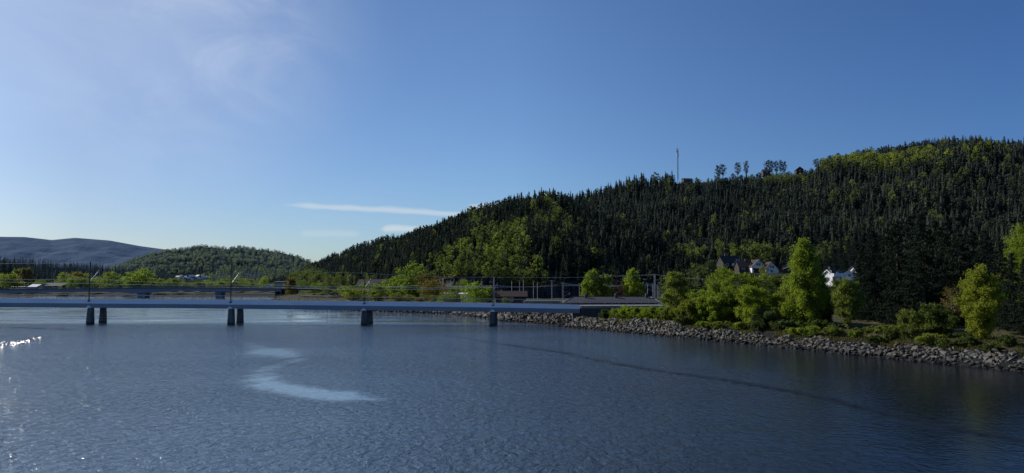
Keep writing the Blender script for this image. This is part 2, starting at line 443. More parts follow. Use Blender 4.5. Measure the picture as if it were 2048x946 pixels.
# thin high veil towards the sun, upper left
a_s, e_s = math.atan2(SUN.x, SUN.y), SUN_EL
da = N.m('SUBTRACT', az, a_s); de = N.m('SUBTRACT', el, e_s)
dist = N.m('SQRT', N.m('ADD', N.m('MULTIPLY', da, da), N.m('MULTIPLY', de, de)))
veil = N.m('MULTIPLY', N.sstep(dist, .85, .0), N.m('MULTIPLY_ADD', N.sstep(N.noise(N.scale(dv, (1.5, 1.5, 5)), 1.6, 5, dist=.6), .3, .75), .5, .25))
rampn = N.node('ShaderNodeValToRGB', {0: N.m('MULTIPLY_ADD', az, 1/R(90), .5)}); cr = rampn.color_ramp
for k_, (p_, c_) in enumerate(((.0, (.86,1.0,1.25,1)), (.14, (.74,.88,1.16,1)), (.50, (.88,1.16,1.55,1)), (.90, (.50,.80,1.32,1)), (1.0, (.5,.78,1.3,1)))):
    e_ = cr.elements[k_] if k_ < 2 else cr.elements.new(p_)
    if k_ == 1: e_.position = .14
    e_.color = c_
a2, e2 = pix_ae(330, 40)
d2x = N.m('SUBTRACT', az, a2); d2y = N.m('MULTIPLY', N.m('SUBTRACT', el, e2), 1.15)
dist2 = N.m('SQRT', N.m('ADD', N.m('MULTIPLY', d2x, d2x), N.m('MULTIPLY', d2y, d2y)))
veil2 = N.m('MULTIPLY', N.sstep(dist2, .33, .0), N.m('MULTIPLY_ADD', N.sstep(N.noise(N.scale(dv, (2.5, 2.5, 4)), 2.2, 6, .6, dist=1.2), .3, .75), .4, .3))
skc = N.mix(1.0, sky.outputs[0], rampn.outputs[0], 'MULTIPLY')
SKY_NODE_COL = skc
skc = N.mix(N.m('MULTIPLY', veil, .8), skc, (9.2, 11.9, 15.2))
skc = N.mix(veil2, skc, (7.6, 9.0, 11.6))
core = N.m('MULTIPLY', N.sstep(dist, .40, .0), .9)
skc = N.mix(core, skc, (26, 30, 36))
skc = N.mix(cl, skc, (8.5, 9.6, 10.5))
bg = N.node('ShaderNodeBackground', {'Color': skc, 'Strength': .072})
N.l.new(bg.outputs[0], N.node('ShaderNodeOutputWorld').inputs[0])

sl = bpy.data.lights.new('sun', 'SUN'); sl.energy = 4.8; sl.angle = R(.53); sl.color = (1, .93, .82)
so = bpy.data.objects.new('sun', sl); col.objects.link(so); so.rotation_euler = SUN.to_track_quat('Z', 'Y').to_euler(); so.location = (0, 0, 80)

cam = bpy.data.cameras.new('camera'); cam.lens = 36*F/2048; cam.sensor_width = 36; cam.clip_start = .5; cam.clip_end = 30000
co = bpy.data.objects.new('camera', cam); col.objects.link(co); co.location = (0, 0, CH); co.rotation_euler = (R(90)+PITCH, 0, 0); sc.camera = co
sc.view_settings.view_transform = 'Standard'; sc.view_settings.look = 'None'; sc.view_settings.exposure = 0; sc.view_settings.gamma = 1
sc.cycles.use_denoising = True; sc.cycles.max_bounces = 5; sc.cycles.transparent_max_bounces = 4; sc.cycles.caustics_reflective = False
sc.cycles.sample_clamp_indirect = 4

# ------------------------------------------------------------------ river outline and ground
RIVER = [(150,-80),(104,10),(76,42),(60,59),(52,69.5),(42.6,86),(35.5,99),(27.5,112),(19.5,125),(10.7,138),(10.5,142),(12.5,146),(6.5,151),(-2.8,161),(-8.3,178),
         (-17.7,195),(-30.6,205),(-45,215),(-78,245),(-108,300),(-130,380),(-152,438),(-330,448),(-900,455),(-900,330),(-420,310),(-360,250),(-345,0),(-345,-200),(150,-200)]
def river_sd(x, y):
    """signed distance (numpy), positive on land"""
    x = np.asarray(x, float); y = np.asarray(y, float); best = np.full(x.shape, 1e9); ins = np.zeros(x.shape, bool)
    n = len(RIVER)
    for i in range(n):
        ax, ay = RIVER[i]; bx, by = RIVER[(i+1) % n]; dx, dy = bx-ax, by-ay
        t = np.clip(((x-ax)*dx+(y-ay)*dy)/(dx*dx+dy*dy), 0, 1)
        best = np.minimum(best, np.hypot(x-ax-t*dx, y-ay-t*dy))
        if ay != by:
            c_ = (ay > y) != (by > y); ins ^= c_ & (x < (bx-ax)*(y-ay)/(by-ay)+ax)
    return np.where(ins, -best, best)
def sst(x, a, b): t = np.clip((x-a)/(b-a), 0, 1); return t*t*(3-2*t)
def ground_z(x, y):
    x = np.asarray(x, float); y = np.asarray(y, float)
    d = river_sd(x, y)
    wig = .12*np.sin(x*.9+y*.5)+.1*np.sin(x*.37-y*1.1)
    z = np.clip(d*.55, -2.5, 2.4-.85*np.exp(-((x-17)**2+(y-137)**2)/230)) + wig*np.clip(d/3, 0, 1)
    z = z + sst(d, 6, 60)*.5
    u = x/np.maximum(y, 1)
    T = sst(u, .22, .36)*np.clip((y-165)/155, 0, 1.0)
    z = z + 10.5*T + 5*sst(u, .22, .4)*np.clip((y-330)/120, 0, 1)
    # the low shelf left beyond the river
    return z
def gz(x, y): return float(ground_z(np.array([x]), np.array([y]))[0])
def hit(px, py, y0=60, y1=1500):
    """where the ray through a photograph point meets the ground"""
    ys = np.concatenate([np.arange(y0, 500, .5), np.arange(500, y1, 5)])
    d = ray(px, py); X = d.x/d.y*ys; Zr = CH + d.z/d.y*ys; G = ground_z(X, ys)
    i = np.where(Zr <= G)[0]
    i = i[0] if len(i) else len(ys)-1
    return Vector((X[i], ys[i], G[i]))
def on_ground(px, Y):
    u = (px-CX)/F; x = u*Y*(CP + 0)  # small pitch: refine
    for _ in range(3):
        z = gz(x, Y); f = Y*CP+(z-CH)*SP; x = u*f
    return Vector((x, Y, gz(x, Y)))

def lines(lo, hi, step, ext, grow=1.12):
    a = list(np.arange(lo, hi+step/2, step)); s = step; v = a[0]; L = []
    while v > -ext: s *= grow; v -= s; L.append(v)
    s = step; v = a[-1]; Rr = []
    while v < ext: s *= grow; v += s; Rr.append(v)
    return np.array(L[::-1]+a+Rr)
def grid_faces(nx, ny):
    i = np.arange(nx-1)[None, :] + (np.arange(ny-1)*nx)[:, None]; i = i.ravel()
    return np.stack([i, i+1, i+1+nx, i+nx], 1)
gx = lines(-60, 95, 1.0, 9000); gy = lines(40, 230, 1.0, 9000)
XX, YY = np.meshgrid(gx, gy)
ZZ = ground_z(XX, YY)
me = np_mesh('ground', np.stack([XX.ravel(), YY.ravel(), ZZ.ravel()], 1), grid_faces(len(gx), len(gy)), ['ground_cover'], smooth=True)
tag(link('ground', me), 'grassy river bank and valley floor', None, None, 'structure')

# ------------------------------------------------------------------ water
wx = lines(-75, 95, .75, 1200, 1.2); wy = lines(26, 175, .75, 1200, 1.2)
wx = wx[(wx > -1000)]; wy = wy[(wy > -300) & (wy < 620)]
XX, YY = np.meshgrid(wx, wy)
seam_px = [(800,664),(890,672),(960,682),(1040,694),(1130,707),(1220,727),(1330,745),(1430,758),(1530,775),(1640,795),(1750,825),(1870,855),(2048,885),(2500,945)]
seam = [onz(*p) for p in seam_px]
def seg_dist(x, y, pts):
    best = np.full(x.shape, 1e9); side = np.zeros(x.shape); tt = np.zeros(x.shape)
    for i in range(len(pts)-1):
        a, b_ = pts[i], pts[i+1]; dx, dy = b_.x-a.x, b_.y-a.y
        t = np.clip(((x-a.x)*dx+(y-a.y)*dy)/(dx*dx+dy*dy), 0, 1); d = np.hypot(x-a.x-t*dx, y-a.y-t*dy)
        m_ = d < best; best = np.where(m_, d, best); side = np.where(m_, np.sign(dx*(y-a.y)-dy*(x-a.x)), side); tt = np.where(m_, i+t, tt)
    return best, side, tt
sd, side, tt = seg_dist(XX, YY, seam)
dark = np.exp(-(sd/np.where(side > 0, .8, .35))**2)*np.clip(tt/3.5, 0, 1)
lee = np.where(side > 0, sst(sd, 0, 10), 0)*np.clip(tt/2, 0, 1)*.75
rd = -river_sd(XX, YY)
shore = np.exp(-np.maximum(rd, 0)/9)*(XX > -70)
calm = np.zeros(XX.shape)
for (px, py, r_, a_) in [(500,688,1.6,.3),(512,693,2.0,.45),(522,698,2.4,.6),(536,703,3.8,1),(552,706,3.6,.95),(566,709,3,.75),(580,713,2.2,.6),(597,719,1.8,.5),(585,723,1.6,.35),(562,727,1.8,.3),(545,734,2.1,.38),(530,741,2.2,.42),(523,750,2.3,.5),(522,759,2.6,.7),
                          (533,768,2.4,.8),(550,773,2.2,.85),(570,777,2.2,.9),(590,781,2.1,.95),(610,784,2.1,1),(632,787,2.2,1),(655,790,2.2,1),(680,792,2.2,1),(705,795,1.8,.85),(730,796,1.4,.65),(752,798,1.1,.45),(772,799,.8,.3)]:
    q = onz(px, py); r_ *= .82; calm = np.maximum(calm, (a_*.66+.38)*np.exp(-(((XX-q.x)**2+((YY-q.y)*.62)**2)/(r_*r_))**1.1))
far = sst(YY, 140, 160)*(1-sst(YY, 500, 600))
me = np_mesh('river_water', np.stack([XX.ravel(), YY.ravel(), np.zeros(XX.size)], 1), grid_faces(len(wx), len(wy)), [], smooth=True)
for (pa, pb, wd) in [((95,636),(243,637.5),1.5),((70,631),(130,630),2.2),((120,627),(178,629),2.5),((250,621),(310,619.5),4),((700,632),(860,640),3),((560,620),(720,626),4),((20,654),(150,660),1.6),((350,625.5),(385,626),3)]:
    a_, b_ = onz(*pa), onz(*pb); u_ = np.clip((XX-a_.x)/(b_.x-a_.x), -.2, 1.2); yc = a_.y+(b_.y-a_.y)*u_
    dark = np.maximum(dark, .85*np.exp(-((YY-yc)/wd)**2)*sst(u_, -.2, .25)*(1-sst(u_, .75, 1.2)))
glit = np.zeros(XX.shape)
for (px, py, r_) in [(-20,692,4),(8,690,4),(30,687,3.5),(50,684,3),(68,679,3),(85,674,2.5),(10,702,2.5),(-10,672,3)]:
    q = onz(px, py); glit = np.maximum(glit, np.exp(-((XX-q.x)**2+(YY-q.y)**2)/(r_*r_)))
sky_glow = sst(-XX/np.maximum(YY, 20), -.55, .45) + .5*far*sst(-XX, -10, 60)  # sky glow on the sun side, painted into base colour and specular
for nm, arr in (('sky_glow', sky_glow), ('glitter', glit), ('seam', dark), ('lee', np.maximum(np.maximum(lee, shore*.9), sst(XX/np.maximum(YY, 20), .10, .62)*1.02)), ('calm', calm), ('farw', far)):
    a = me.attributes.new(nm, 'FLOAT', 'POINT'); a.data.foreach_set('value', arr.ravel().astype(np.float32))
m = bpy.data.materials.new('river_water'); m.use_nodes = True; N = NT(m.node_tree)
geo = N.node('ShaderNodeNewGeometry').outputs['Position']
A = lambda n: N.node('ShaderNodeAttribute', attribute_name=n).outputs['Fac']
edge = N.m('MULTIPLY_ADD', N.noise(N.scale(geo, (.7, .8, 1)), .8, 6, .7), 2.0, -1.0)
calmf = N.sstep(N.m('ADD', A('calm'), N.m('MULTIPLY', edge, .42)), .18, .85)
rip1 = N.noise(N.scale(geo, (1, .8, 1)), 1.7, 3, .6, dist=.5)
rip2 = N.noise(N.scale(geo, (1, 1.0, 1)), 4.2, 3, .6, dist=.4)
swell = N.noise(N.scale(geo, (.35, .3, 1)), 1, 2)
gust = N.sstep(N.noise(N.scale(geo, (.03, .05, 1)), 1, 4), .3, .7)
h = N.m('SUBTRACT', N.m('ADD', N.m('MULTIPLY', rip1, .31), N.m('ADD', N.m('MULTIPLY', rip2, .09), N.m('MULTIPLY', swell, .26))), .295)
amp = N.m('MULTIPLY_ADD', gust, .35, .65)
amp = N.m('MULTIPLY', amp, N.m('SUBTRACT', 1, N.m('MULTIPLY', A('lee'), .83)))
amp = N.m('MULTIPLY', amp, N.m('SUBTRACT', 1, N.m('MULTIPLY', calmf, .84)))
fw = N.sstep(N.noise(N.scale(geo, (.02, .09, 1)), 1, 5, .6, dist=.8), .42, .60)
farcalm = N.m('MULTIPLY', A('farw'), N.m('MULTIPLY_ADD', fw, -.35, .985))
amp = N.m('MULTIPLY', amp, N.m('SUBTRACT', 1, farcalm))
amp = N.m('ADD', amp, N.m('MULTIPLY', A('seam'), .4))
amp = N.m('ADD', amp, N.m('MULTIPLY', A('glitter'), .6))
bn = N.node('ShaderNodeBump', {'Height': N.m('MULTIPLY', h, amp), 'Strength': 1.0, 'Distance': 1.0})
basec = N.mix(calmf, N.mix(A('sky_glow'), (.006,.010,.016), (.085,.135,.20)), (.13,.19,.24))  # calm patch painted pale, standing in for the low sky it reflects
b = N.node('ShaderNodeBsdfPrincipled', {'Base Color': basec, 'Roughness': .07, 'IOR': 1.65,
     'Specular IOR Level': N.m('MULTIPLY_ADD', A('sky_glow'), .50, .11), 'Normal': bn.outputs[0]})
dk = N.node('ShaderNodeBsdfDiffuse', {'Color': (.006,.009,.012,1)})  # near-black mix: the seam's darker reflection put into the colour
mx = N.node('ShaderNodeMixShader', {0: N.m('MULTIPLY', A('seam'), N.m('MULTIPLY', N.sstep(N.noise(geo, .35, 5, .65), .32, .62), .75)), 1: b.outputs[0], 2: dk.outputs[0]})
N.l.new(mx.outputs[0], N.node('ShaderNodeOutputMaterial').inputs[0])
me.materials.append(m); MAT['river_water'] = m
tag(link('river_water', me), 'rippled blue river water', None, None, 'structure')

# steep little wavelets of a wake at the left, they catch the sun
g = random.Random(404); mb = MB()
band = [(-60,694),(-20,692),(8,690),(30,687),(50,684),(68,679),(85,673)]
for k in range(520):
    if k < 440:
        u_ = g.random()*(len(band)-1); i_ = int(u_); px_ = band[i_][0]+(band[i_+1][0]-band[i_][0])*(u_-i_); py_ = band[i_][1]+(band[i_+1][1]-band[i_][1])*(u_-i_)+g.gauss(0, 3.5 if px_ < 30 else 1.6)
    else: px_ = -30+abs(g.gauss(0, 38)); py_ = g.uniform(700, 930)
    q = onz(px_, py_); rr = g.uniform(.10, .24)*(1 if k < 440 else .4); h_ = rr*.5*math.tan(R(g.uniform(26, 44))); a0 = g.random()*6.28
    mb.add([(q.x+math.cos(a0+j*2.094)*rr, q.y+math.sin(a0+j*2.094)*rr, .012) for j in range(3)]+[(q.x, q.y, .012+h_)], [(0, 1, 3), (1, 2, 3), (2, 0, 3)])
mat('wavelet_water', (.10,.155,.22), (.10,.155,.22), 1, .30, spec=.7)
tag(mb.build('choppy_water', 'wavelet_water'), 'small choppy wavelets of a wake glittering in the sun', None, None, 'structure')

# ------------------------------------------------------------------ hills
class Hill:
    def __init__(s, name, cols, mat_, label, prof=.9, ns=160, nt=44, rough=1.0, back=.5, zoff=0.0):
        c = np.array(cols, float); s.c = c; s.prof = prof; s.rough = rough; s.seed = len(name)
        S = np.linspace(c[0, 0], c[-1, 0], ns); T = np.concatenate([np.linspace(0, 1, nt), 1+np.linspace(.03, 1, 14)])
        SS, TT = np.meshgrid(S, T); P = s.pos(SS, TT); s.S, s.T = S, T; s.grid = P
        me = np_mesh(name, P.reshape(-1, 3), grid_faces(len(S), len(T)), [mat_], smooth=True)
        s.o = tag(link(name, me), label, None, None, 'structure')
    def pos(s, px, t):
        c = s.c; yr = np.interp(px, c[:, 0], c[:, 1]); Yr = np.interp(px, c[:, 0], c[:, 2]); Yf = np.interp(px, c[:, 0], c[:, 3]); zf = np.interp(px, c[:, 0], c[:, 4])
        u = (px-CX)/F; v = -(yr-CY)/F; dy = CP-v*SP; dz = SP+v*CP; zr = CH + Yr*dz/dy
        tt = np.clip(t, 0, 1); Y = Yf+(Yr-Yf)*t; X = u/CP*Y
        z = zf + (zr-zf)*(tt**s.prof) 
        over = np.clip(t-1, 0, 2); z = z - (zr-zf)*.75*over**1.3*1.2
        amp = s.rough*(zr-zf)*.035*np.sin(np.pi*np.clip(tt, 0, 1))
        z = z + amp*(np.sin(X*.021*s.fr()+Y*.013)+.6*np.sin(X*.05*s.fr()-Y*.031+2)+.4*np.sin(Y*.07*s.fr()+X*.02))
        return np.stack([X, Y, z], -1)
    def fr(s): return 500/np.mean(s.c[:, 2])
    def scatter(s, area, tmin=.02, tmax=1.06, px0=-60, px1=2330, seed=1):
        g = np.random.default_rng(seed); P = s.grid; S, T = s.S, s.T
        out = []
        e1 = P[:-1, 1:]-P[:-1, :-1]; e2 = P[1:, :-1]-P[:-1, :-1]; ar = np.abs(e1[..., 0]*e2[..., 1]-e1[..., 1]*e2[..., 0])
        n = g.poisson(ar/area)
        for j in range(len(T)-1):
            if T[j] > tmax or T[j+1] < tmin: continue
            for i in range(len(S)-1):
                if n[j, i] and px0 < S[i] < px1:
                    a = g.random(n[j, i]); b_ = g.random(n[j, i])
                    out.append(np.stack([S[i]+a*(S[i+1]-S[i]), T[j]+b_*(T[j+1]-T[j])], 1))
        st = np.vstack(out); st = st[(st[:, 1] <= tmax) & (st[:, 1] >= tmin)]
        return st, s.pos(st[:, 0], st[:, 1])

def projn(P):
    f = P[:, 1]*CP+(P[:, 2]-CH)*SP; up = -P[:, 1]*SP+(P[:, 2]-CH)*CP
    return CX+F*P[:, 0]/f, CY-F*up/f

h_spur = Hill('spur_hill', [(540,575,1150,1000,1),(600,548,1020,850,1),(640,535,930,720,1),(700,512,820,600,1),(760,492,730,500,1),(800,485,680,400,1),(880,464,590,310,3),(930,448,550,290,4),(980,428,515,283,6),
     (1040,420,480,278,8),(1100,414,455,275,8),(1150,428,440,275,7),(1230,458,430,280,5),(1300,492,415,285,4),(1380,532,400,290,4),(1450,575,390,300,4)], 'forest_floor', 'steep dark forested spur', .75)
h_back = Hill('ridge_hill', [(1000,470,800,560,5),(1060,425,790,540,5),(1130,408,770,520,5),(1200,392,750,500,6),(1260,380,740,480,8),(1340,368,720,470,10),(1400,365,720,460,12),(1500,360,715,440,14),(1600,352,710,430,15),(1650,338,710,430,15),
     (1720,325,705,430,15),(1830,305,700,420,15),(1900,298,690,410,15),(2048,296,680,400,15),(2200,290,660,380,15),(2500,290,640,340,15)], 'forest_floor', 'long forested ridge above the houses', .95)
h_f1 = Hill('distant_hill', [(-500,500,6500,4200,0),(-200,478,6500,4200,0),(0,473.5,6500,4200,0),(50,474,6500,4200,0),(104,480,6500,4200,0),(150,475.5,6500,4200,0),(220,481,6500,4200,0),(280,492,6500,4200,0),(340,500,6400,4200,0),(420,508,6300,4200,0),(520,520,6200,4200,0),(660,545,6000,4200,0)],
     'far_forest_b', 'hazy blue mountains on the horizon', 1.0, 200, 40)
h_f2 = Hill('far_hill', [(220,540,3300,2400,0),(270,520,3300,2400,0),(300,510,3300,2400,0),(340,503,3300,2400,0),(375,498,3300,2400,0),(402,493,3300,2400,0),(430,496,3300,2400,0),(460,499,3300,2400,0),(475,495,3300,2400,0),(520,500,3300,2400,0),(560,505,3200,2400,0),(590,512,3100,2400,0),(615,523,3000,2400,0),(700,550,2900,2300,0)],
     'far_forest_a', 'wooded far hill across the valley', .9, 200, 40)
h_f3 = Hill('valley_slope', [(-500,520,1500,1000,0),(-100,520,1500,1000,0),(0,528,1500,1000,0),(60,530,1500,1000,0),(120,536,1500,1050,0),(200,542,1550,1100,0),(290,550,1600,1200,0),(340,562,1600,1300,0),(380,570,1600,1350,0)],
     'forest_floor', 'dark wooded slope at the left', .9, 120, 20)
h_f4 = Hill('valley_knoll', [(340,575,1900,1500,0),(380,562,1900,1500,0),(430,548,1900,1500,0),(480,540,1900,1500,0),(530,538,1900,1500,0),(580,548,1850,1500,0),(640,556,1800,1450,0),(700,570,1700,1400,0)],
     'forest_floor', 'low wooded knoll in the valley', .9, 100, 20)

# ---- forest on the spur and the ridge
BL = [(1000,500,58,52,.85),(1030,462,30,26,.6),(935,500,26,26,.6),(890,522,26,16,.6),(1095,425,28,22,.35),(1140,445,20,15,.3),(950,440,14,20,.3),(620,552,42,16,.85),(675,560,40,14,.7),(740,560,30,10,.5),
      (1375,505,40,18,.35),(905,498,14,14,.5),(1060,515,25,18,.6),
      (1740,320,110,17,.97),(1840,302,40,10,.6),(1665,332,25,10,.8),(1555,352,70,9,.75),(1750,390,170,45,.06),(1520,500,85,15,.9),(1640,500,55,16,.6),(1960,300,70,18,.15),(1400,362,30,10,.5),(1900,330,80,25,.1),(1400,470,50,20,.12)]
def pdec(px, py):
    p = np.full(px.shape, .022)
    for (x, y, rx, ry, a) in BL: p = np.maximum(p, a*np.exp(-(((px-x)/rx)**2+((py-y)/ry)**2)**2))
    return p
tree_sp, tree_de = [], []
g = np.random.default_rng(5)
for H_, area, hlo, hhi, sd_ in ((h_spur, 12.5, 7, 12.5, 3), (h_back, 19, 8, 15.5, 4)):
    st, P = H_.scatter(area, .0, 1.05, seed=sd_)
    px, py = projn(P); hh = hlo+(hhi-hlo)*g.random(len(P))**1.2
    if H_ is h_back: hh = np.where((st[:, 1] > .88) & (px > 1350) & (px < 1640), hh*.42, hh)
    hh = hh*(.75+.5*(np.sin(P[:, 0]*.05+1)*np.sin(P[:, 1]*.045)+1)/2)
    pt = py - F*hh*.7/P[:, 1]
    isd = g.random(len(P)) < pdec(px, pt)
    for i in range(len(P)):
        rec = (P[i], hh[i], px[i], py[i], H_ is h_back)
        (tree_de if isd[i] else tree_sp).append(rec)
HILLNAME = {False: 'spur', True: 'ridge'}
def split_pine(recs):
    a, b_ = [], []
    g_ = random.Random(9)
    for r_ in recs: (b_ if g_.random() < .26 else a).append(r_)
    return a, b_
tree_sp, tree_pi = split_pine(tree_sp)
def hill_trees(recs, kind, nm, mats_of, labels, stufflabel, scale_h, wf, cat='tree', cap=185):
    recs = sorted(recs, key=lambda r_: -r_[1]/r_[0][1])
    for r_ in recs[:cap]:
        P, h_, px, py, back = r_
        o = lod_obj(nm, kind, random.randrange(len(LOD[kind])), P, h_*scale_h, wf, mats_of(r_))
        tag(o, labels[back], cat, labels[back+2])
    for key in (False, True):
        for mats in ({tuple(mats_of(r_)) for r_ in recs[cap:]}):
            sub = [r_ for r_ in recs[cap:] if r_[4] == key and tuple(mats_of(r_)) == mats]
            if sub: stuff_trees(nm + '_wood', LOD[kind], [tuple(r_[0]) for r_ in sub], [r_[1]*scale_h for r_ in sub], wf, list(mats), stufflabel[key], 'forest')
hill_trees(tree_sp, 'spruce', 'spruce_tree', lambda r_: ['needle_hill', 'bark'],
    {0: 'dark spruce in the forest on the steep spur behind the railway', 1: 'dark spruce low in the forest of the long ridge behind the houses', 2: 'spruces on the spur', 3: 'spruces on the ridge'},
    {False: 'dense dark spruce wood covering the spur', True: 'dense dark spruce wood covering the long ridge'}, 1.0, 1.05)
hill_trees(tree_pi, 'decid', 'pine_tree', lambda r_: ['needle_hill', 'bark'],
    {0: 'dark round crowned pine in the forest on the spur', 1: 'dark round crowned pine in the forest of the long ridge', 2: 'round crowned pines on the spur', 3: 'round crowned pines on the ridge'},
    {False: 'dark round crowned pine wood on the spur', True: 'dark round crowned pine wood on the long ridge'}, .85, .95)
hill_trees(tree_de, 'decid', 'birch_tree', lambda r_: ['leaf_hill_yellow', 'bark'] if (r_[4] and r_[3] < 345) else ['leaf_hill', 'bark'],
    {0: 'light green leafy tree among the dark spruces of the spur', 1: 'light green leafy tree among the spruces of the long ridge', 2: 'leafy trees on the spur', 3: 'leafy trees on the ridge'},
    {False: 'light green leafy wood on the spur', True: 'fresh yellow green leafy wood along the ridge'}, .9, 1.05)

# ---- far woods
st, P = h_f3.scatter(170, .0, 1.03, px0=-80, px1=400, seed=8); stuff_trees('spruce_wood', LODSMALL['spruce'], P, 13+9*np.random.default_rng(1).random(len(P)), 1.1, ['needle_hill', 'bark'], 'dark spruce wood on the slope at the left edge', 'forest')
st, P = h_f4.scatter(230, .0, 1.03, px0=300, px1=720, seed=9); k_ = np.random.default_rng(2).random(len(P)) < .35
stuff_trees('spruce_wood', LODSMALL['spruce'], P[~k_], 12+6*np.random.default_rng(1).random((~k_).sum()), 1.2, ['needle_hill', 'bark'], 'dark wood covering the low valley knoll', 'forest')
stuff_trees('leafy_wood', LODSMALL['decid'], P[k_], 10+5*np.random.default_rng(1).random(k_.sum()), 1.2, ['leaf_hill', 'bark'], 'paler leafy wood mixed over the low valley knoll', 'forest')
st, P = h_f2.scatter(190, .25, 1.03, px0=200, px1=720, seed=10); k_ = np.random.default_rng(2).random(len(P)) < .3
stuff_trees('spruce_wood', LODSMALL['spruce'], P[~k_], 9+7*np.random.default_rng(1).random((~k_).sum()), 1.8, ['needle_hill', 'bark'], 'dark wood covering the far hill', 'forest')
stuff_trees('leafy_wood', LODSMALL['decid'], P[k_], 9+6*np.random.default_rng(1).random(k_.sum()), 1.7, ['leaf_hill', 'bark'], 'paler leafy wood on the far hill', 'forest')

# ------------------------------------------------------------------ ridge-top pines, telecom mast, houses on the ridge
for i, (px, yb, yt, lab) in enumerate([(1437,358,331,'leftmost'),(1446,356,329,'second from left'),(1476,350,325,None),(1493,349,323,None),(1535,343,321,None),(1543,343,322,None),(1553,343,322,None),(1562,343,321,None),(1569,343,323,None),
        (1633,336,318,None),(1645,334,316,None),(1660,333,311,None),(1676,329,307,None),(1693,327,312,None),(1707,320,304,None),(1716,319,300,None),(1726,318,300,None),(1737,317,301,None),(1770,308,293,None),(1785,307,294,None),(1800,304,291,None),(1815,302,291,None),(1835,302,283,None),(1850,300,281,None)]):
    Y_ = float(np.interp(px, h_back.c[:, 0], h_back.c[:, 2])); ybr = float(np.interp(px, h_back.c[:, 0], h_back.c[:, 1]))+1; p = at(px, ybr, Y_); h_ = (ybr-yt)/F*Y_
    o = lod_obj('pine_tree', 'pine', i % 4, p, h_, (.55 if ybr-yt > 28 else .8)*random.uniform(.8, 1.25), ['needle_hill', 'bark'])
    if px < 1500: L = ['bushy dark pine farthest left of the pine row on the skyline', 'tall bushy pine second from the left on the skyline', 'lone umbrella shaped pine third from the left on the skyline', 'lone leaning pine fourth from the left on the skyline'][i]
    elif px < 1600: L = 'slender bare stemmed pine in the cluster on the skyline'
    else: L = 'dark pine on the skyline above the yellow green slope'
    tag(o, L, 'tree', 'pines along the skyline')
p = at(1356, 356, 700)
t = empty('telecom_mast', p); tag(t, 'tall thin telecom mast standing on the ridge skyline', 'mast')
H_ = (356-293)/F*700
mb = MB()
for a in range(3):
    ca, sa = math.cos(a*2.094), math.sin(a*2.094); mb.tube([(ca*.75, sa*.75, -3), (ca*.45, sa*.45, H_*.92)], .14, 4)
for k in range(14):
    z0, z1 = H_*.92*k/14, H_*.92*(k+1)/14
    for a in range(3):
        r0 = .75-.3*k/14; mb.tube([(math.cos(a*2.094)*r0, math.sin(a*2.094)*r0, z0), (math.cos((a+1)*2.094)*r0, math.sin((a+1)*2.094)*r0, z1)], .06, 3)
mb.build('lattice', 'dark_steel', t)
MB().tube([(0, 0, H_*.9), (0, 0, H_)], .08, 5).build('aerial', 'dark_steel', t)
for z0, n in ((H_*.93, 3), (H_*.86, 3), (H_*.78, 3), (H_*.70, 2)):
    for a in range(n):
        an = a*2.094+z0; MB().box((math.cos(an)*.8, math.sin(an)*.8, z0), (.5, .4, 1.8), an).build('antenna_panel', 'steel', t)

def house(name, loc, rz, L, W, He, Hr, wall, roof, label, cat='house', wins=(), over=.4, base=-2.0, chim=None, balcony=None, trim=None):
    """ridge along local X, gables at +-L/2; front (-Y) faces the camera for rz=0"""
    t = empty(name, loc, rz); tag(t, label, cat)
    MB().prism([(-L/2, -W/2, base), (-L/2, W/2, base), (-L/2, W/2, He), (-L/2, 0, Hr-.12), (-L/2, -W/2, He)], (L, 0, 0)).build('wall', wall, t)
    rf = MB(); th = .22; sl_ = (Hr-He)/(W/2)
    for s in (-1, 1):
        y1 = s*(W/2+over); z1 = He-over*sl_
        rf.prism([(-L/2-over, 0, Hr), (-L/2-over, y1, z1), (-L/2-over, y1, z1+th), (-L/2-over, 0, Hr+th)], (L+2*over, 0, 0))
    rf = rf.build('roof', roof, t)
    if chim: MB().box((chim, 0, Hr+.5), (.7, .7, 1.4)).build('chimney', 'dark_concrete', rf)
    if trim:
        for sx_ in (-1, 1):
            mb = MB()
            for s in (-1, 1):
                y1 = s*(W/2+over); z1 = He-over*sl_; x0 = sx_*(L/2+over)+(.003 if sx_ > 0 else -.083)
                mb.prism([(x0, 0, Hr-.05), (x0, y1, z1-.05), (x0, y1, z1+th+.03), (x0, 0, Hr+th+.03)], (.08, 0, 0))
            mb.build('bargeboard', trim, rf)
    for (side_, a, z, w_, h_) in wins:
        f = MB(); g_ = MB()
        if side_ == 'f':
            f.box((a, -W/2-.03, z), (w_+.25, .1, h_+.25)); g_.box((a-w_*.25, -W/2-.10, z), (w_*.42, .06, h_)); g_.box((a+w_*.25, -W/2-.10, z), (w_*.42, .06, h_))
        else:
            sg = -1 if side_ == 'l' else 1
            f.box((sg*(L/2+.03), a, z), (.1, w_+.25, h_+.25)); g_.box((sg*(L/2+.10), a-w_*.25, z), (.06, w_*.42, h_)); g_.box((sg*(L/2+.10), a+w_*.25, z), (.06, w_*.42, h_))
        fo = f.build('window', 'window_frame', t); g_.build('pane', 'window_glass', fo)
    if balcony:
        x0, x1, z, dep = balcony; mb = MB(); mb.box(((x0+x1)/2, -W/2-dep/2, z), (x1-x0, dep, .15))
        mb.box(((x0+x1)/2, -W/2-dep, z+.55), (x1-x0, .06, .9)); mb.box((x0, -W/2-dep/2, z+.55), (.06, dep, .9)); mb.box((x1, -W/2-dep/2, z+.55), (.06, dep, .9))
        mb.build('balcony', 'white_paint', t)
    return t
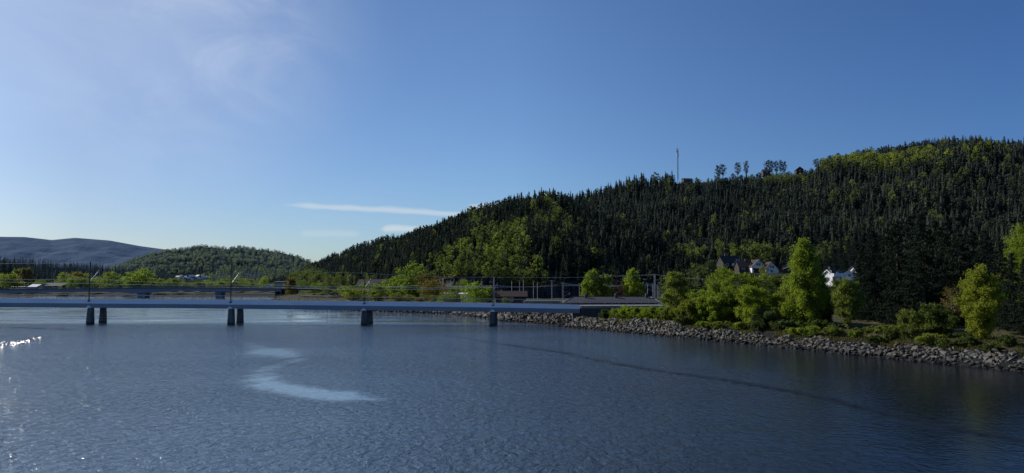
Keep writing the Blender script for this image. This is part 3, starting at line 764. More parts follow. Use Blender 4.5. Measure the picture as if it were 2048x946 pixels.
house('ridge_house', at(1374, 361, 690), R(8), 9, 6, .9, 2.2, 'dark_wall', 'grey_roof', 'low grey roofed house on the ridge beside the telecom mast', wins=(('f', -2, .3, 1.4, .6), ('f', 2, .3, 1.4, .6)))
house('ridge_house', at(1532, 348, 690), R(-5), 7, 6, 2.4, 4.6, 'dark_wall', 'brown_roof', 'small roof on the ridge under the slender pine cluster', wins=(('f', 0, 1.4, 1.4, 1),))
house('ridge_house', at(1598, 346, 690), R(80), 8, 7, 3, 5.8, 'dark_wall', 'black_roof', 'dark gabled cabin poking above the ridge between pines', wins=(('l', 0, 2, 1.4, 1),))

# ------------------------------------------------------------------ houses on the terrace
PXm = lambda px, Y: px*Y/F
def tz(px, py, Y): return at(px, py, Y)
house('dark_house', tz(1458, 536, 345), R(12), 10, 7, 2.8, 6.0, 'dark_wall', 'black_roof', 'black house with white framed window and white balcony, leftmost of the terrace houses', wins=(('f', 3.0, 3.4, 1.7, 1.6), ('f', 0.4, 1.6, 1.6, 1.1), ('f', -3, 1.6, 1.4, 1.1)), balcony=(-.5, 7.2, .9, 1.6), chim=-2)
a_ = tz(1511, 540, 330)
house('white_house', a_, R(90), 8, 6.2, 1.6, 4.8, 'white_paint', 'brown_roof', 'white gabled house with brown roof beside the black house', wins=(('l', -.55, 2.6, .8, 1.2), ('l', .55, 2.6, .8, 1.2)), trim='white_paint', base=-3)
house('brown_roofed_wing', a_+Vector((-4.6, 3.2, 0)), R(4), 7, 6, 1.7, 4.3, 'dark_wall', 'brown_roof', 'low wing with broad brown roof left of the white gable', wins=(('f', -1.5, 1, 1.2, 1),), chim=1)
b_ = tz(1539, 545, 325)
house('white_house', b_, R(86), 8, 5.4, 1.8, 4.9, 'white_paint', 'brown_roof', 'white gabled house half hidden by a small tree, right of the other white gable', wins=(('l', -.5, 2.6, .9, 1.1), ('l', .6, 2.6, .6, 1.1), ('l', .2, .7, 1.2, 1.0)), trim='black_roof', base=-3)
house('brown_roofed_wing', b_+Vector((-4.3, 4, 0)), R(4), 6, 6, 1.8, 4.6, 'brown_wall', 'brown_roof', 'brown roof between the two white gables', wins=(('f', 0, 1, 1, 1),))
house('brown_house', tz(1570, 541, 335), R(60), 6, 5, 1.6, 4.2, 'brown_wall', 'black_roof', 'small dark brown cabin at the right of the white gables', wins=(('l', 0, 1.6, 1, .9),))
house('garden_shed', tz(1581, 541, 322), R(84), 4, 5.6, .8, 1.9, 'dark_wall', 'grey_roof', 'low grey roofed shed in front of the brown cabin', wins=(('l', 0, .7, 1, .5),), cat='shed')
house('white_villa', tz(1666, 565, 235), R(28), 5.2, 3.6, 2.7, 4.2, 'white_paint', 'black_roof', 'two storey white villa with black roof and balcony beside the tall bright tree', wins=(('l', -1, 3.4, .7, 1.0), ('l', .8, 3.3, .9, .9), ('l', .2, 1.2, 1.5, 1.1), ('f', -1.6, 1.1, 1.2, 1.1), ('f', 1.6, 1.1, 1.2, 1.1), ('f', 0, 3.1, .9, .8)), balcony=(-3.4, 3.6, 2.1, 1.2), chim=-1.5, trim='white_paint', base=-3)
house('white_house', tz(1700, 562, 265), R(62), 7, 5.2, 2.4, 3.9, 'white_paint', 'pink_roof', 'small white gabled house with pinkish roof right of the villa', wins=(('l', 0, 2.2, .9, .9),), trim='white_paint', base=-3)
house('white_outbuilding', tz(1713, 548, 285), R(20), 4, 3.5, 1.8, 3.0, 'white_paint', 'grey_roof', 'white outbuilding half hidden by the big spruces', wins=(('f', 0, 1, .8, .7),), base=-3)
# clearing grass below the houses
# ------------------------------------------------------------------ rock cliff behind the railway
def cliff():
    ns, nt = 240, 26; S = np.linspace(845, 1430, ns); T = np.linspace(0, 1, nt); SS, TT = np.meshgrid(S, T)
    Yb = np.interp(SS, [845, 900, 1000, 1100, 1300, 1430], [300, 284, 268, 264, 272, 286]); top = np.interp(SS, [845, 880, 930, 960, 1010, 1060, 1150, 1250, 1330, 1430], [575, 556, 545, 546, 560, 566, 562, 552, 558, 574])
    u = (SS-CX)/F; Z1 = CH+(565-top)/F*Yb*1.0; z = .5+(Z1-.5)*TT-.5*(np.sin(SS*.05)+.5*np.sin(SS*.13))*TT+RNG.normal(size=SS.shape)*.25*TT
    n = np.sin(SS*.31)*.6+np.sin(SS*.83+TT*3)*.5+np.sin(SS*1.7+TT*7)*.3+np.sin(TT*11+SS*.2)*.3+RNG.normal(size=SS.shape)*.22
    Y_ = Yb+TT*5+n*.8+6*(TT > .97); X_ = u*Y_/CP
    me = np_mesh('rock_cliff', np.stack([X_, Y_, z], -1).reshape(-1, 3), grid_faces(ns, nt), ['rock_cliff'])
    tag(link('rock_cliff', me), 'bare grey blasted rock face at the foot of the spur', None, None, 'structure')
cliff()

g = random.Random(88)
for k in range(64):
    px_ = g.uniform(846, 1400); yb_ = float(np.interp(px_, [845, 880, 930, 960, 1010, 1060, 1150, 1250, 1330, 1430], [577, 559, 550, 551, 564, 570, 567, 558, 562, 576]))+2; Y_ = float(np.interp(px_, [845, 900, 1000, 1100, 1300, 1430], [300, 284, 268, 264, 272, 286]))+g.uniform(2, 9)
    kd = 'decid' if (px_ < 1110 and g.random() < .75) else ('spruce' if g.random() < .6 else 'decid')
    mt = ['leaf_hill', 'bark'] if (kd == 'decid' and px_ < 1110) else ['needle_hill', 'bark']
    o = lod_obj('leafy_tree' if kd == 'decid' else 'spruce_tree', kd, g.randrange(4), at(px_, yb_+2, Y_), g.uniform(4, 7.5), 1.2, mt)
    tag(o, ('green leafy tree' if mt[0] == 'leaf_hill' else 'dark tree') + ' growing on the brink of the rock face', 'tree', ('leafy' if mt[0] == 'leaf_hill' else 'dark') + ' trees on the brink of the rock face')

# ------------------------------------------------------------------ the near rail bridge
def BY(x): return 143.0 - .058*(x-(-4))
def bpt(px, py, off=0.0):
    """point on the bridge's front plane under a photograph point"""
    d = ray(px, py); u = d.x/d.y; Y_ = (143.0-.058*4)/(1+.058*u)  # Y = 142.768-.058*x, x=u*Y
    Y_ += off; return Vector((u*Y_, Y_, CH+d.z/d.y*Y_))
bx0, bx1 = bpt(-420, 590), bpt(1160, 610.5)
bt = empty('rail_bridge', (bx0.x, BY(bx0.x), 0)); tag(bt, 'long pale blue steel railway bridge crossing the river in the foreground', 'bridge')
org = Vector(bt.location)
def rel(v): return Vector(v)-org
along = Vector((1, -.058, 0)).normalized(); across = Vector((.058, 1, 0)).normalized()
xs = [-420, -100, 0, 176, 350, 460, 600, 728, 850, 985, 1080, 1160]
ytop = np.interp(xs, [-420, 0, 350, 680, 960, 1160], [592, 597, 599.8, 603, 606.5, 610.5]); ybot = np.interp(xs, [-420, 0, 350, 680, 960, 1160], [611, 614.7, 616.5, 620, 623.5, 626.8]); ymid = np.interp(xs, [-420, 0, 350, 680, 960, 1160], [601.5, 605.6, 608.2, 611, 614.5, 617.8])
def loft(name, prof, m_, parent):
    """prof(i) -> list of points of the cross-section at station i"""
    rings = [prof(i) for i in range(len(xs))]; n = len(rings[0]); V = [rel(p) for r_ in rings for p in r_]; Fs = []
    for i in range(len(xs)-1):
        for k in range(n): Fs.append((i*n+k, i*n+(k+1) % n, (i+1)*n+(k+1) % n, (i+1)*n+k))
    Fs += [tuple(range(n))[::-1], tuple((len(xs)-1)*n+k for k in range(n))]
    return MB().add(V, Fs).build(name, m_, parent)
def pf(i):  # upper fascia: leans back so that it faces the sky
    a = bpt(xs[i], ytop[i]); b2 = bpt(xs[i], ymid[i]); 
    return [a+across*.55, b2, b2+across*.35, a+across*.85]
loft('upper_fascia', pf, 'girder_paint', bt)
def pg(i):
    a = bpt(xs[i], ymid[i]); b2 = bpt(xs[i], ybot[i])
    return [a+across*.02+Vector((0, 0, -.004)), b2+across*.38, b2+across*5.1, a+across*5.5+Vector((0, 0, -.004))]
loft('girder', pg, 'girder_under', bt)
def pd(i):
    a = bpt(xs[i], ytop[i]); return [a+across*.86+Vector((0, 0, -.9)), a+across*.86+Vector((0, 0, -.15)), a+across*5.0+Vector((0, 0, -.15)), a+across*5.0+Vector((0, 0, -.9))]
loft('deck', pd, 'ballast', bt)
def pb(i):
    a = bpt(xs[i], ytop[i])+across*5.05; b2 = bpt(xs[i], ymid[i])+across*5.55
    return [a, a+across*.3, b2+across*.05, b2-across*.3]
loft('rear_fascia', pb, 'girder_paint', bt)
rl = MB(); nst = 80
for q in (1.9, 3.4):
    P = [rel(bpt(px_, np.interp(px_, xs, ytop))+across*q+Vector((0, 0, -.02))) for px_ in np.linspace(-420, 1160, 24)]
    rl.tube(P, .08, 4)
rl.build('rails', 'rail_steel', bt)
# railing on the far side of the deck
P = [rel(bpt(px_, np.interp(px_, xs, ytop))+across*4.9+Vector((0, 0, .85))) for px_ in np.linspace(-420, 1160, 40)]
MB().tube(P, .05, 5).build('handrail', 'wire', bt)
P2 = [p-Vector((0, 0, .42)) for p in P]
MB().tube(P2, .02, 4).build('middle_rail', 'steel', bt)
pm = None
for k in range(64):
    px_ = -100+k*1262/63; p = rel(bpt(px_, np.interp(px_, xs, ytop))+across*4.9)
    if pm is None: pm = MB().box((0, 0, .35), (.06, .06, 1.0)).build('railing_post', 'steel', bt); q = pm
    else: q = pm.copy(); col.objects.link(q)
    q.location = p
# piers
pier_lab = ['leftmost', 'second', 'third', 'fourth']
for i, (pl, pr, yt, yb, both) in enumerate([(-147, -133, 613, 645, 1), (170, 184, 616, 647.5, 1), (453.6, 466, 618, 652, 1), (721.5, 733, 621.5, 650, 1), (978.5, 991, 624, 651, 1)]):
    pc = (pl+pr)/2
    for j in (0, 1):
        off = across*(.75+j*4.15); c = bpt(pc, yt)+off; c.z = 0; wdt = 1.32; top = bpt(pc, yt).z+.05
        t = empty('bridge_pier', c, math.atan2(along.y, along.x))
        fr = 'front' if j == 0 else 'rear'
        nm = ['pier outside the left edge of the frame', 'leftmost pair of piers', 'second pair of piers from the left', 'third pair of piers from the left', 'pair of piers nearest the stone bank'][i]
        tag(t, f'{fr} tapered concrete column of the {nm}' if i else f'{fr} concrete column beyond the left edge of the photo', 'bridge pier', 'concrete columns under the rail bridge')
        def ring(z, w_, d_): 
            ch = .16; return [(-w_/2+ch, -d_/2, z), (w_/2-ch, -d_/2, z), (w_/2, -d_/2+ch, z), (w_/2, d_/2-ch, z), (w_/2-ch, d_/2, z), (-w_/2+ch, d_/2, z), (-w_/2, d_/2-ch, z), (-w_/2, -d_/2+ch, z)]
        def lft(rs):
            V = [p for r_ in rs for p in r_]; n = 8; Fs = []
            for a in range(len(rs)-1):
                for k in range(n): Fs.append((a*n+k, a*n+(k+1) % n, (a+1)*n+(k+1) % n, (a+1)*n+k))
            return MB().add(V, Fs+[tuple(range(n))[::-1], tuple((len(rs)-1)*n+k for k in range(n))])
        lft([ring(.45, wdt*1.0, 1.25), ring(top-.25, wdt*.82, 1.05), ring(top, wdt*.66, .9)]).build('shaft', 'pier_concrete', t)
        lft([ring(-2.5, wdt*1.04, 1.3), ring(.447, wdt*1.012, 1.26)]).build('wet_base', 'wet_concrete', t)
        MB().box((0, 0, top+.1), (.6, .6, .2)).build('bearing', 'dark_steel', t)
    if i:   # little peaked shroud over each front pier on the girder face
        c = bpt(pc, yt-.4); h_ = .55; y0 = -.10
        MB().prism([rel(c+along*-.62+across*y0), rel(c+along*.62+across*y0), rel(c+Vector((0, 0, h_))+across*y0)], tuple(across*.5)).build('pier_bracket', 'white_paint', bt)
# overhead line masts on the bridge
mast_tops = []
for i, (px_, yt_, lab) in enumerate([(-140, 512, 'beyond the left edge'), (176, 523, 'over the leftmost piers'), (460, 530, 'over the second piers'), (728, 545, 'over the third piers'), (986, 553, 'over the piers by the stone bank')]):
    c = bpt(px_, np.interp(px_, xs, ytop)+3)+across*.3; Htop = bpt(px_, yt_).z - c.z
    t = empty('catenary_mast', c); tag(t, f'dark overhead line mast on the rail bridge {lab}', 'mast', 'overhead line masts on the rail bridge')
    mb = MB(); mb.box((-.09, 0, Htop/2), (.05, .16, Htop)); mb.box((.09, 0, Htop/2), (.05, .16, Htop))
    for k in range(int(Htop/.7)): mb.box((0, 0, .4+k*.7), (.13, .12, .10))
    mb.build('pole', 'dark_steel', t)
    MB().box((0, .35, -.15), (.5, .9, .35)).build('foot_bracket', 'dark_steel', t)
    if 0 < i:
        mb = MB(); mb.tube([(.1, .2, Htop*.52), (.9, 1.8, Htop*.78)], .05, 5); mb.tube([(.1, .2, Htop*.62), (1.0, 1.9, Htop*.60)], .035, 5); mb.tube([(.9, 1.8, Htop*.78), (1.0, 1.9, Htop*.46)], .03, 5)
        mb.build('cantilever_arm', 'steel', t)
        MB().tube([(.7, 1.5, Htop*.72), (.82, 1.7, Htop*.76)], .09, 6).build('insulator', 'brown_wall', t)

# abutment and retaining wall
ab = empty('bridge_abutment', bpt(1160, 640)); tag(ab, 'dark concrete abutment and retaining wall at the right end of the rail bridge', 'abutment')
o_ = Vector(ab.location)
def blockpx(px0, px1, z0, z1, y0, dep, y1=None):
    y1 = y0 if y1 is None else y1
    a = Vector(((px0-CX)/F*y0, y0, 0)); b2 = Vector(((px1-CX)/F*y1, y1, 0))
    vs = [(a.x, a.y, z0), (b2.x, b2.y, z0), (b2.x, b2.y+dep, z0), (a.x, a.y+dep, z0), (a.x, a.y, z1), (b2.x, b2.y, z1), (b2.x, b2.y+dep, z1), (a.x, a.y+dep, z1)]
    return [Vector(v) for v in vs]
tp = bpt(1160, 611.5).z
MB().hexa([v-o_ for v in blockpx(1148, 1163.5, -1.5, bpt(1160, 626.8).z-.12, 142.4, 5.8)]).build('bearing_shelf', 'dark_concrete', ab)
MB().hexa([v-o_ for v in blockpx(1161.5, 1330, -1.5, tp-.55, 142.0, 6.6, 143.5)]).build('retaining_wall', 'dark_concrete', ab)
MB().hexa([v-o_ for v in blockpx(1161.5, 1330, tp-.547, tp-.02, 141.8, 7, 143.3)]).build('coping', 'concrete', ab)
for px_ in (1190, 1216, 1250, 1290): MB().box(Vector(((px_-CX)/F*142.0, 141.97+(px_-1161)*.009, 1.5))-o_, (.12, .06, 3.2)).build('joint_strip', 'dark_steel', ab)
rg = empty('approach_railing', (at(1165, 611, 142.5).x, 142.5, tp)); tag(rg, 'thin steel railing on the coping right of the rail bridge', 'railing'); o_ = Vector(rg.location)
a, b2 = Vector((o_.x, 142.1, tp)), Vector(((1325-CX)/F*143.6, 143.6, tp))
MB().tube([a-o_+Vector((0, 0, 1)), b2-o_+Vector((0, 0, 1))], .03, 5).build('handrail', 'steel', rg); MB().tube([a-o_+Vector((0, 0, .55)), b2-o_+Vector((0, 0, .55))], .02, 5).build('middle_rail', 'steel', rg)
for k in range(12): MB().box(a.lerp(b2, k/11)-o_+Vector((0, 0, .5)), (.05, .05, 1.0)).build('railing_post', 'steel', rg)

# ------------------------------------------------------------------ station building, right behind the abutment
def hip_roof_building(name, px0, px1, Y0, dep, ye, yr, pr0, pr1, label):
    x0, x1 = (px0-CX)/F*Y0, (px1-CX)/F*Y0; ze = at(CX, ye, Y0).z; zr = at(CX, yr, Y0+dep/2).z
    t = empty(name, ((x0+x1)/2, Y0, 0)); tag(t, label, 'building'); o_ = Vector(t.location)
    MB().hexa([Vector(v)-o_ for v in ((x0+.7, Y0+.6, 1), (x1-.7, Y0+.6, 1), (x1-.7, Y0+dep-.6, 1), (x0+.7, Y0+dep-.6, 1), (x0+.7, Y0+.6, ze), (x1-.7, Y0+.6, ze), (x1-.7, Y0+dep-.6, ze), (x0+.7, Y0+dep-.6, ze))]).build('wall', 'red_wall', t)
    r0, r1 = (pr0-CX)/F*(Y0+dep/2), (pr1-CX)/F*(Y0+dep/2)
    V = [(x0, Y0, ze), (x1, Y0, ze), (x1, Y0+dep, ze), (x0, Y0+dep, ze), (r0, Y0+dep/2, zr), (r1, Y0+dep/2, zr)]
    V += [(a, b_, c-.18) for a, b_, c in V[:4]]
    rf = MB().add([Vector(v)-o_ for v in V], [(0, 1, 5, 4), (1, 2, 5), (2, 3, 4, 5), (3, 0, 4), (6, 7, 1, 0), (7, 8, 2, 1), (8, 9, 3, 2), (9, 6, 0, 3), (9, 8, 7, 6)]).build('roof', 'grey_roof', t)
    mb = MB(); mb.tube([Vector(V[4])-o_, Vector(V[5])-o_], .10, 5); mb.tube([Vector(V[0])-o_, Vector(V[4])-o_], .10, 5); mb.tube([Vector(V[1])-o_, Vector(V[5])-o_], .10, 5); mb.build('ridge_capping', 'dark_steel', rf)
    MB().box(((0, -.06, ze-.06)), (x1-x0, .1, .16)).build('gutter', 'steel', rf)
    return t, o_, ze, zr
t, o_, ze, zr = hip_roof_building('station_building', 1128, 1322, 160, 9, 605, 593.5, 1147, 1300, 'long low red walled building with grey hip roof behind the bridge end')
rf = [c for c in t.children if c.name.startswith('roof')][0]
for px_ in (1171, 1231, 1292):
    v = MB(); q = Vector(((px_-CX)/F*163.8, 163.8, zr))-o_; v.box(q+Vector((0, 0, .1)), (.55, .55, .7)); v.tube([q+Vector((0, 0, .4)), q+Vector((0, 0, .62))], [.36, .30], 8); v.tube([q+Vector((0, 0, .62)), q+Vector((0, 0, .82))], [.40, .12], 8)
    v.build('roof_vent', 'dark_steel', rf)
for k in range(9):
    px_ = 1150+k*19; q = Vector(((px_-CX)/F*160.5, 160.55, ze-.95))-o_
    f = MB().box(q, (1.0, .1, .8)).build('window', 'window_frame', t); MB().box(q+Vector((0, -.06, 0)), (.8, .05, .6)).build('pane', 'window_glass', f)
# canopy at its right
cn = empty('platform_canopy', ((1335-CX)/F*165, 165, 0)); tag(cn, 'grey canopy on posts at the right of the long low building', 'canopy'); o_ = Vector(cn.location)
zc = at(CX, 597, 165).z
MB().hexa([Vector(v)-o_ for v in blockpx(1300, 1352, zc-.2, zc, 163, 6)]).build('roof', 'grey_roof', cn)
for px_ in (1326, 1338, 1349): MB().box(Vector(((px_-CX)/F*163.6, 163.6, (zc-.2+1)/2))-o_, (.18, .18, zc-1.2)).build('post', 'steel', cn)
MB().tube([Vector(((1300-CX)/F*162.8, 162.8, zc-1.5))-o_, Vector(((1326-CX)/F*162.8, 162.8, zc-.1))-o_], .08, 5).build('brace', 'steel', cn)
# white cabinets and sheds
bs = house('dark_shed', on_ground(1022, 205), 0, 9, 6, 2.2, 3.6, 'brown_wall', 'brown_roof', 'brown shed with low roof just behind the rail bridge masts', 'shed', wins=(('f', 0, 1.4, 1.2, .8),))
# platform walls behind bridge (long pale beam)
pw = MB(); pw.hexa(blockpx(1048, 1136, 2.4, at(CX, 601.5, 172).z, 172, 3)); o = pw.build('platform_edge', 'concrete'); tag(o, 'pale concrete platform running behind the right end of the bridge', 'platform')
# railcar-like red wall band
# ------------------------------------------------------------------ lamps and masts on the land
def lamp(px_, yt_, Y_, label, both=False):
    b_ = on_ground(px_, Y_); h_ = at(px_, yt_, Y_).z-b_.z
    t = empty('street_lamp', b_); tag(t, label, 'street lamp', 'lamp posts along the railway yard')
    MB().tube([(0, 0, -.3), (0, 0, h_)], [.10, .06], 6).build('pole', 'steel', t)
    MB().hexa([(-.38, -.16, h_), (.38, -.16, h_), (.38, .16, h_), (-.38, .16, h_), (-.26, -.1, h_+.16), (.26, -.1, h_+.16), (.26, .1, h_+.16), (-.26, .1, h_+.16)]).build('lamp_head', 'steel', t)
for px_, yt_, Y_, lab in ((1039,562,215,'street lamp left of the paired poles at the rock face'),(1067,563,210,'street lamp just left of the two plain poles before the rock face'),(1104,562,205,'tallest street lamp left of the lattice mast'),(1159,568,215,'short street lamp touching the left birches'),
      (1222,551,230,'street lamp rising behind the reddish bush'),(1295.5,567,180,'street lamp at the right end of the long low building')):
    lamp(px_, yt_, Y_, lab)
for px_, yt_, Y_, lab in ((988,555,190,'pale plain pole standing beside the bridge mast'),(1023.5,562,220,'thin plain pole left of the street lamps'),(1047,560,225,'thin plain pole between two street lamps'),(1075,566,222,'plain pole right of the middle street lamp'),
      (1363,548,260,None),):
    if lab is None: continue
    b_ = on_ground(px_, Y_); h_ = at(px_, yt_, Y_).z-b_.z; t = empty('plain_pole', b_); tag(t, lab, 'pole'); MB().tube([(0, 0, -.3), (0, 0, h_)], [.13 if px_ < 1000 else .09, .08], 6).build('pole', 'steel' , t)
    MB().tube([(0, 0, h_), (0, 0, h_+.12)], [.11, .05], 6).build('cap', 'dark_steel', t)
def land_mast(px_, yt_, Y_, label, arms, w=.28):
    b_ = on_ground(px_, Y_); h_ = at(px_, yt_, Y_).z-b_.z
    t = empty('catenary_mast', b_); tag(t, label, 'mast', 'overhead line masts on the land')
    mb = MB(); mb.box((-w/2, 0, h_/2), (.08, .2, h_)); mb.box((w/2, 0, h_/2), (.08, .2, h_))
    for k in range(int(h_/.6)): mb.tube([(-w/2, 0, .3+k*.6), (w/2, 0, .3+(k+1)*.6)], .025, 3)
    mb.build('pole', 'steel', t)
    for s in arms:
        mb = MB()
        mb.tube([(s*.2, 0, h_*.45), (s*1.9, 0, h_*.62)], .05, 5); mb.tube([(s*.2, 0, h_*.62), (s*1.5, 0, h_*.66)], .035, 5); mb.tube([(s*1.9, 0, h_*.62), (s*1.5, 0, h_*.5)], .03, 5)
        mb.build('cantilever_arm', 'steel', t)
    MB().box((0, 0, h_+.04), (1.2, .12, .08)).build('cross_arm', 'steel', t)
    return t
land_mast(1126, 565, 175, 'lattice overhead mast with side arm left of the long roof', (1,))
land_mast(1310.5, 549, 168, 'tallest pale overhead mast at the right end of the long roof', (-1,))
land_mast(1306.5, 568, 176, 'shorter overhead mast just left of the tallest one', (1,))
land_mast(1316, 570, 182, 'slim overhead mast just right of the tallest one', ())
land_mast(1334.5, 566, 200, 'overhead mast with cross arm left of the airy birch', (-1, 1))
land_mast(1325, 587, 195, 'low overhead mast beside the canopy', ())
land_mast(771, 573, 260, 'slim overhead mast among the shrubs behind the bridge', ())
land_mast(739, 572, 230, 'white armed overhead mast right of the third bridge mast', (-1,))
# ------------------------------------------------------------------ overhead wires
def wire_run(pts, sag, rad, label, n=10):
    P = []
    for a, b_ in zip(pts[:-1], pts[1:]):
        for k in range(n):
            t_ = k/n; p = a.lerp(b_, t_); p.z -= sag*4*t_*(1-t_); P.append(p)
    P.append(pts[-1]); o_ = P[0]; mb = MB().tube([p-o_ for p in P], rad, 4); o = mb.build('overhead_wire', 'wire'); o.location = o_
    tag(o, label, 'wire', 'overhead wires of the railway')
def rp(px_, py_): p = bpt(px_, py_); return p+across*2.2
wire_run([rp(-140, 559), rp(176, 567), rp(460, 570), rp(728, 580), rp(985, 574)] + [at(1126, 571, 175), at(1306, 571, 176)], .18, .05, 'lower contact wire along the rail bridge')
wire_run([rp(-140, 550), rp(176, 557), rp(460, 563), rp(728, 571), rp(985, 570.5)] + [at(1126, 567, 175), at(1306, 568, 176)], .55, .045, 'sagging messenger wire along the rail bridge')
wire_run([rp(-140, 527), rp(176, 524)], .1, .045, 'high feeder wire from the left edge to the leftmost bridge mast')
wire_run([rp(176, 524), rp(460, 531), rp(728, 546), rp(985, 554)] + [at(1310, 550, 168)], .3, .02, 'faint high feeder wire linking the bridge mast tops')
wire_run([at(690, 583, 260), at(771, 573, 260), at(850, 570, 250), at(1000, 574, 230)], .15, .05, 'pale wire behind the bridge over the middle shrubs')
wire_run([at(1126, 569, 175), at(1306, 568, 176), at(1334, 566, 200), at(1500, 571, 210)], .3, .022, 'wire from the lattice mast to the right into the trees')
wire_run([at(1180, 548, 300), at(1310, 549, 168), at(1500, 560, 150)], .4, .015, 'thin high wire across the dark slope above the long roof')

# ------------------------------------------------------------------ far road bridge
fb = empty('road_bridge', (at(562, 576, 400).x, 400, 0)); tag(fb, 'far grey concrete road bridge with haunched girder beyond the rail bridge', 'bridge'); o_ = Vector(fb.location)
FY = 400
st_px = [-260, -80, 0, 100, 200, 278, 340, 380, 434, 500, 562]
ft = np.interp(st_px, [-260, 0, 200, 400, 562], [583, 578.4, 576.6, 574.6, 577]); fbm = np.interp(st_px, [-260, -80, 0, 100, 200, 278, 340, 380, 434, 500, 562], [590, 590.5, 586.2, 585, 583.5, 586.5, 582.5, 581.6, 583.8, 581.5, 583])
def loft2(name, top, bot, dep, m_, y0=0):
    V, Fs = [], []
    for p_, a, b_ in zip(st_px, top, bot):
        A_, B_ = at(p_, a, FY+y0), at(p_, b_, FY+y0)
        V += [A_-o_, B_-o_, B_-o_+Vector((0, dep, 0)), A_-o_+Vector((0, dep, 0))]
    for i in range(len(st_px)-1):
        for k in range(4): Fs.append((i*4+k, i*4+(k+1) % 4, i*4+4+(k+1) % 4, i*4+4+k))
    Fs += [(3, 2, 1, 0), tuple(len(V)-4+k for k in range(4))]
    return MB().add(V, Fs).build(name, m_, fb)
loft2('girder', ft+.9, fbm, 8, 'far_bridge_paint', .5)
loft2('deck_edge', ft-.3, ft+.87, 10, 'dark_concrete', -.3)
loft2('parapet', ft-3.6, ft-3.0, .2, 'dark_steel', -.2)
loft2('parapet_mesh', ft-2.6, ft-1.8, .12, 'far_bridge_paint', -.2)
for k in range(60):
    p_ = -80+k*640/59; zt = at(p_, float(np.interp(p_, st_px, ft))-.3, FY-.2); MB().box(zt-o_+Vector((0, .1, .5)), (.12, .12, 1.0)).build('parapet_post', 'dark_steel', fb)
for p_, w_, lean in ((279, 15, 1.3), (434.5, 13, 0), (-60, 14, 0)):
    zt = at(p_, float(np.interp(p_, st_px, fbm)), FY).z+.1; x_ = at(p_, 583, FY).x; hw = w_*FY/F/2
    MB().hexa([Vector(v)-o_ for v in ((x_-hw*.8, FY+2, -2.5), (x_+hw*.6, FY+2, -2.5), (x_+hw*.6, FY+7, -2.5), (x_-hw*.8, FY+7, -2.5), (x_-hw, FY+1.5, zt), (x_+hw+lean*.6, FY+1.5, zt), (x_+hw+lean*.6, FY+7.5, zt), (x_-hw, FY+7.5, zt))]).build('pier', 'far_bridge_paint', fb)
for p_ in (551, 560): x_ = at(p_, 583, FY).x; MB().box(Vector((x_, FY+4, 2))-o_, (1.4, 6, 6.8)).build('end_column', 'dark_concrete', fb)
# ramp viaduct going on to the right
rv = empty('road_viaduct', (at(566, 577, 398).x, 398, 0)); tag(rv, 'thin road viaduct continuing right from the far bridge behind the shrubs', 'viaduct'); o_ = Vector(rv.location)
rpx = [(566, 577, 400), (620, 577.5, 395), (680, 579, 385), (730, 582, 370), (780, 585, 350), (860, 588, 320)]
V, Fs = [], []
for p_, y_, Y_ in rpx:
    A_ = at(p_, y_, Y_); V += [A_-o_, A_-o_-Vector((0, 0, 1.0)), A_-o_+Vector((0, 7, -1.0)), A_-o_+Vector((0, 7, 0))]
for i in range(len(rpx)-1):
    for k in range(4): Fs.append((i*4+k, i*4+(k+1) % 4, i*4+4+(k+1) % 4, i*4+4+k))
Fs += [(3, 2, 1, 0), tuple(len(V)-4+k for k in range(4))]
MB().add(V, Fs).build('deck', 'dark_concrete', rv)
MB().tube([at(p_, y_, Y_)-o_+Vector((0, 0, 1.0)) for p_, y_, Y_ in rpx], .09, 4).build('handrail', 'steel', rv)
MB().tube([at(p_, y_, Y_)-o_+Vector((0, 0, .55)) for p_, y_, Y_ in rpx], .06, 4).build('middle_rail', 'steel', rv)
for p_ in (590, 656, 666, 700, 745, 800):
    y_ = np.interp(p_, [a[0] for a in rpx], [a[1] for a in rpx]); Y_ = np.interp(p_, [a[0] for a in rpx], [a[2] for a in rpx]); A_ = at(p_, y_, Y_)
    MB().box(Vector((A_.x, Y_+3, (A_.z-1.0)/2+.5))-o_, (.9, 3, A_.z-1.0+.9)).build('pier', 'dark_concrete', rv)

# lower road lines behind middle shrubs
o = MB().add([onz(600, 592, 2.93), onz(900, 600, 2.93), onz(900, 597, 2.93), onz(600, 590, 2.93)], [(0, 1, 2, 3)]).build('road', 'asphalt'); tag(o, 'road along the foot of the hill', None, None, 'structure'); o.location.z = .12

# ------------------------------------------------------------------ cars
def make_car(loc, rz, paint, label):
    t = empty('parked_car', loc, rz); tag(t, label, 'car', 'cars on the roads behind the bridge')
    prof = [(-2.1, .35), (-2.1, .85), (-1.25, .95), (-.6, 1.42), (.9, 1.45), (1.6, 1.0), (2.1, .9), (2.15, .35)]
    MB().prism([(x, -.85, z) for x, z in prof], (0, 1.7, 0)).build('body', paint, t)
    MB().prism([(x, -.87, z) for x, z in [(-1.1, .97), (-.55, 1.36), (.85, 1.38), (1.4, 1.0)]], (0, 1.74, 0)).build('window', 'window_glass', t)
    for x in (-1.35, 1.35):
        for y in (-.82, .72): MB().tube([(x, y-.04, .33), (x, y+.14, .33)], .33, 12).build('wheel', 'rubber', t)
    return t
make_car(at(536, 574.3, 401.5), 0, 'car_paint', 'pale car driving near the right end of the far road bridge')
for px_, lab, pt in ((650, 'leftmost of the three cars parked below the viaduct', 'car_paint_dark'), (659, 'middle of the three cars parked below the viaduct', 'car_paint'), (669, 'rightmost of the three cars parked below the viaduct', 'car_paint_dark')):
    make_car(on_ground(px_, 335), R(10), pt, lab)

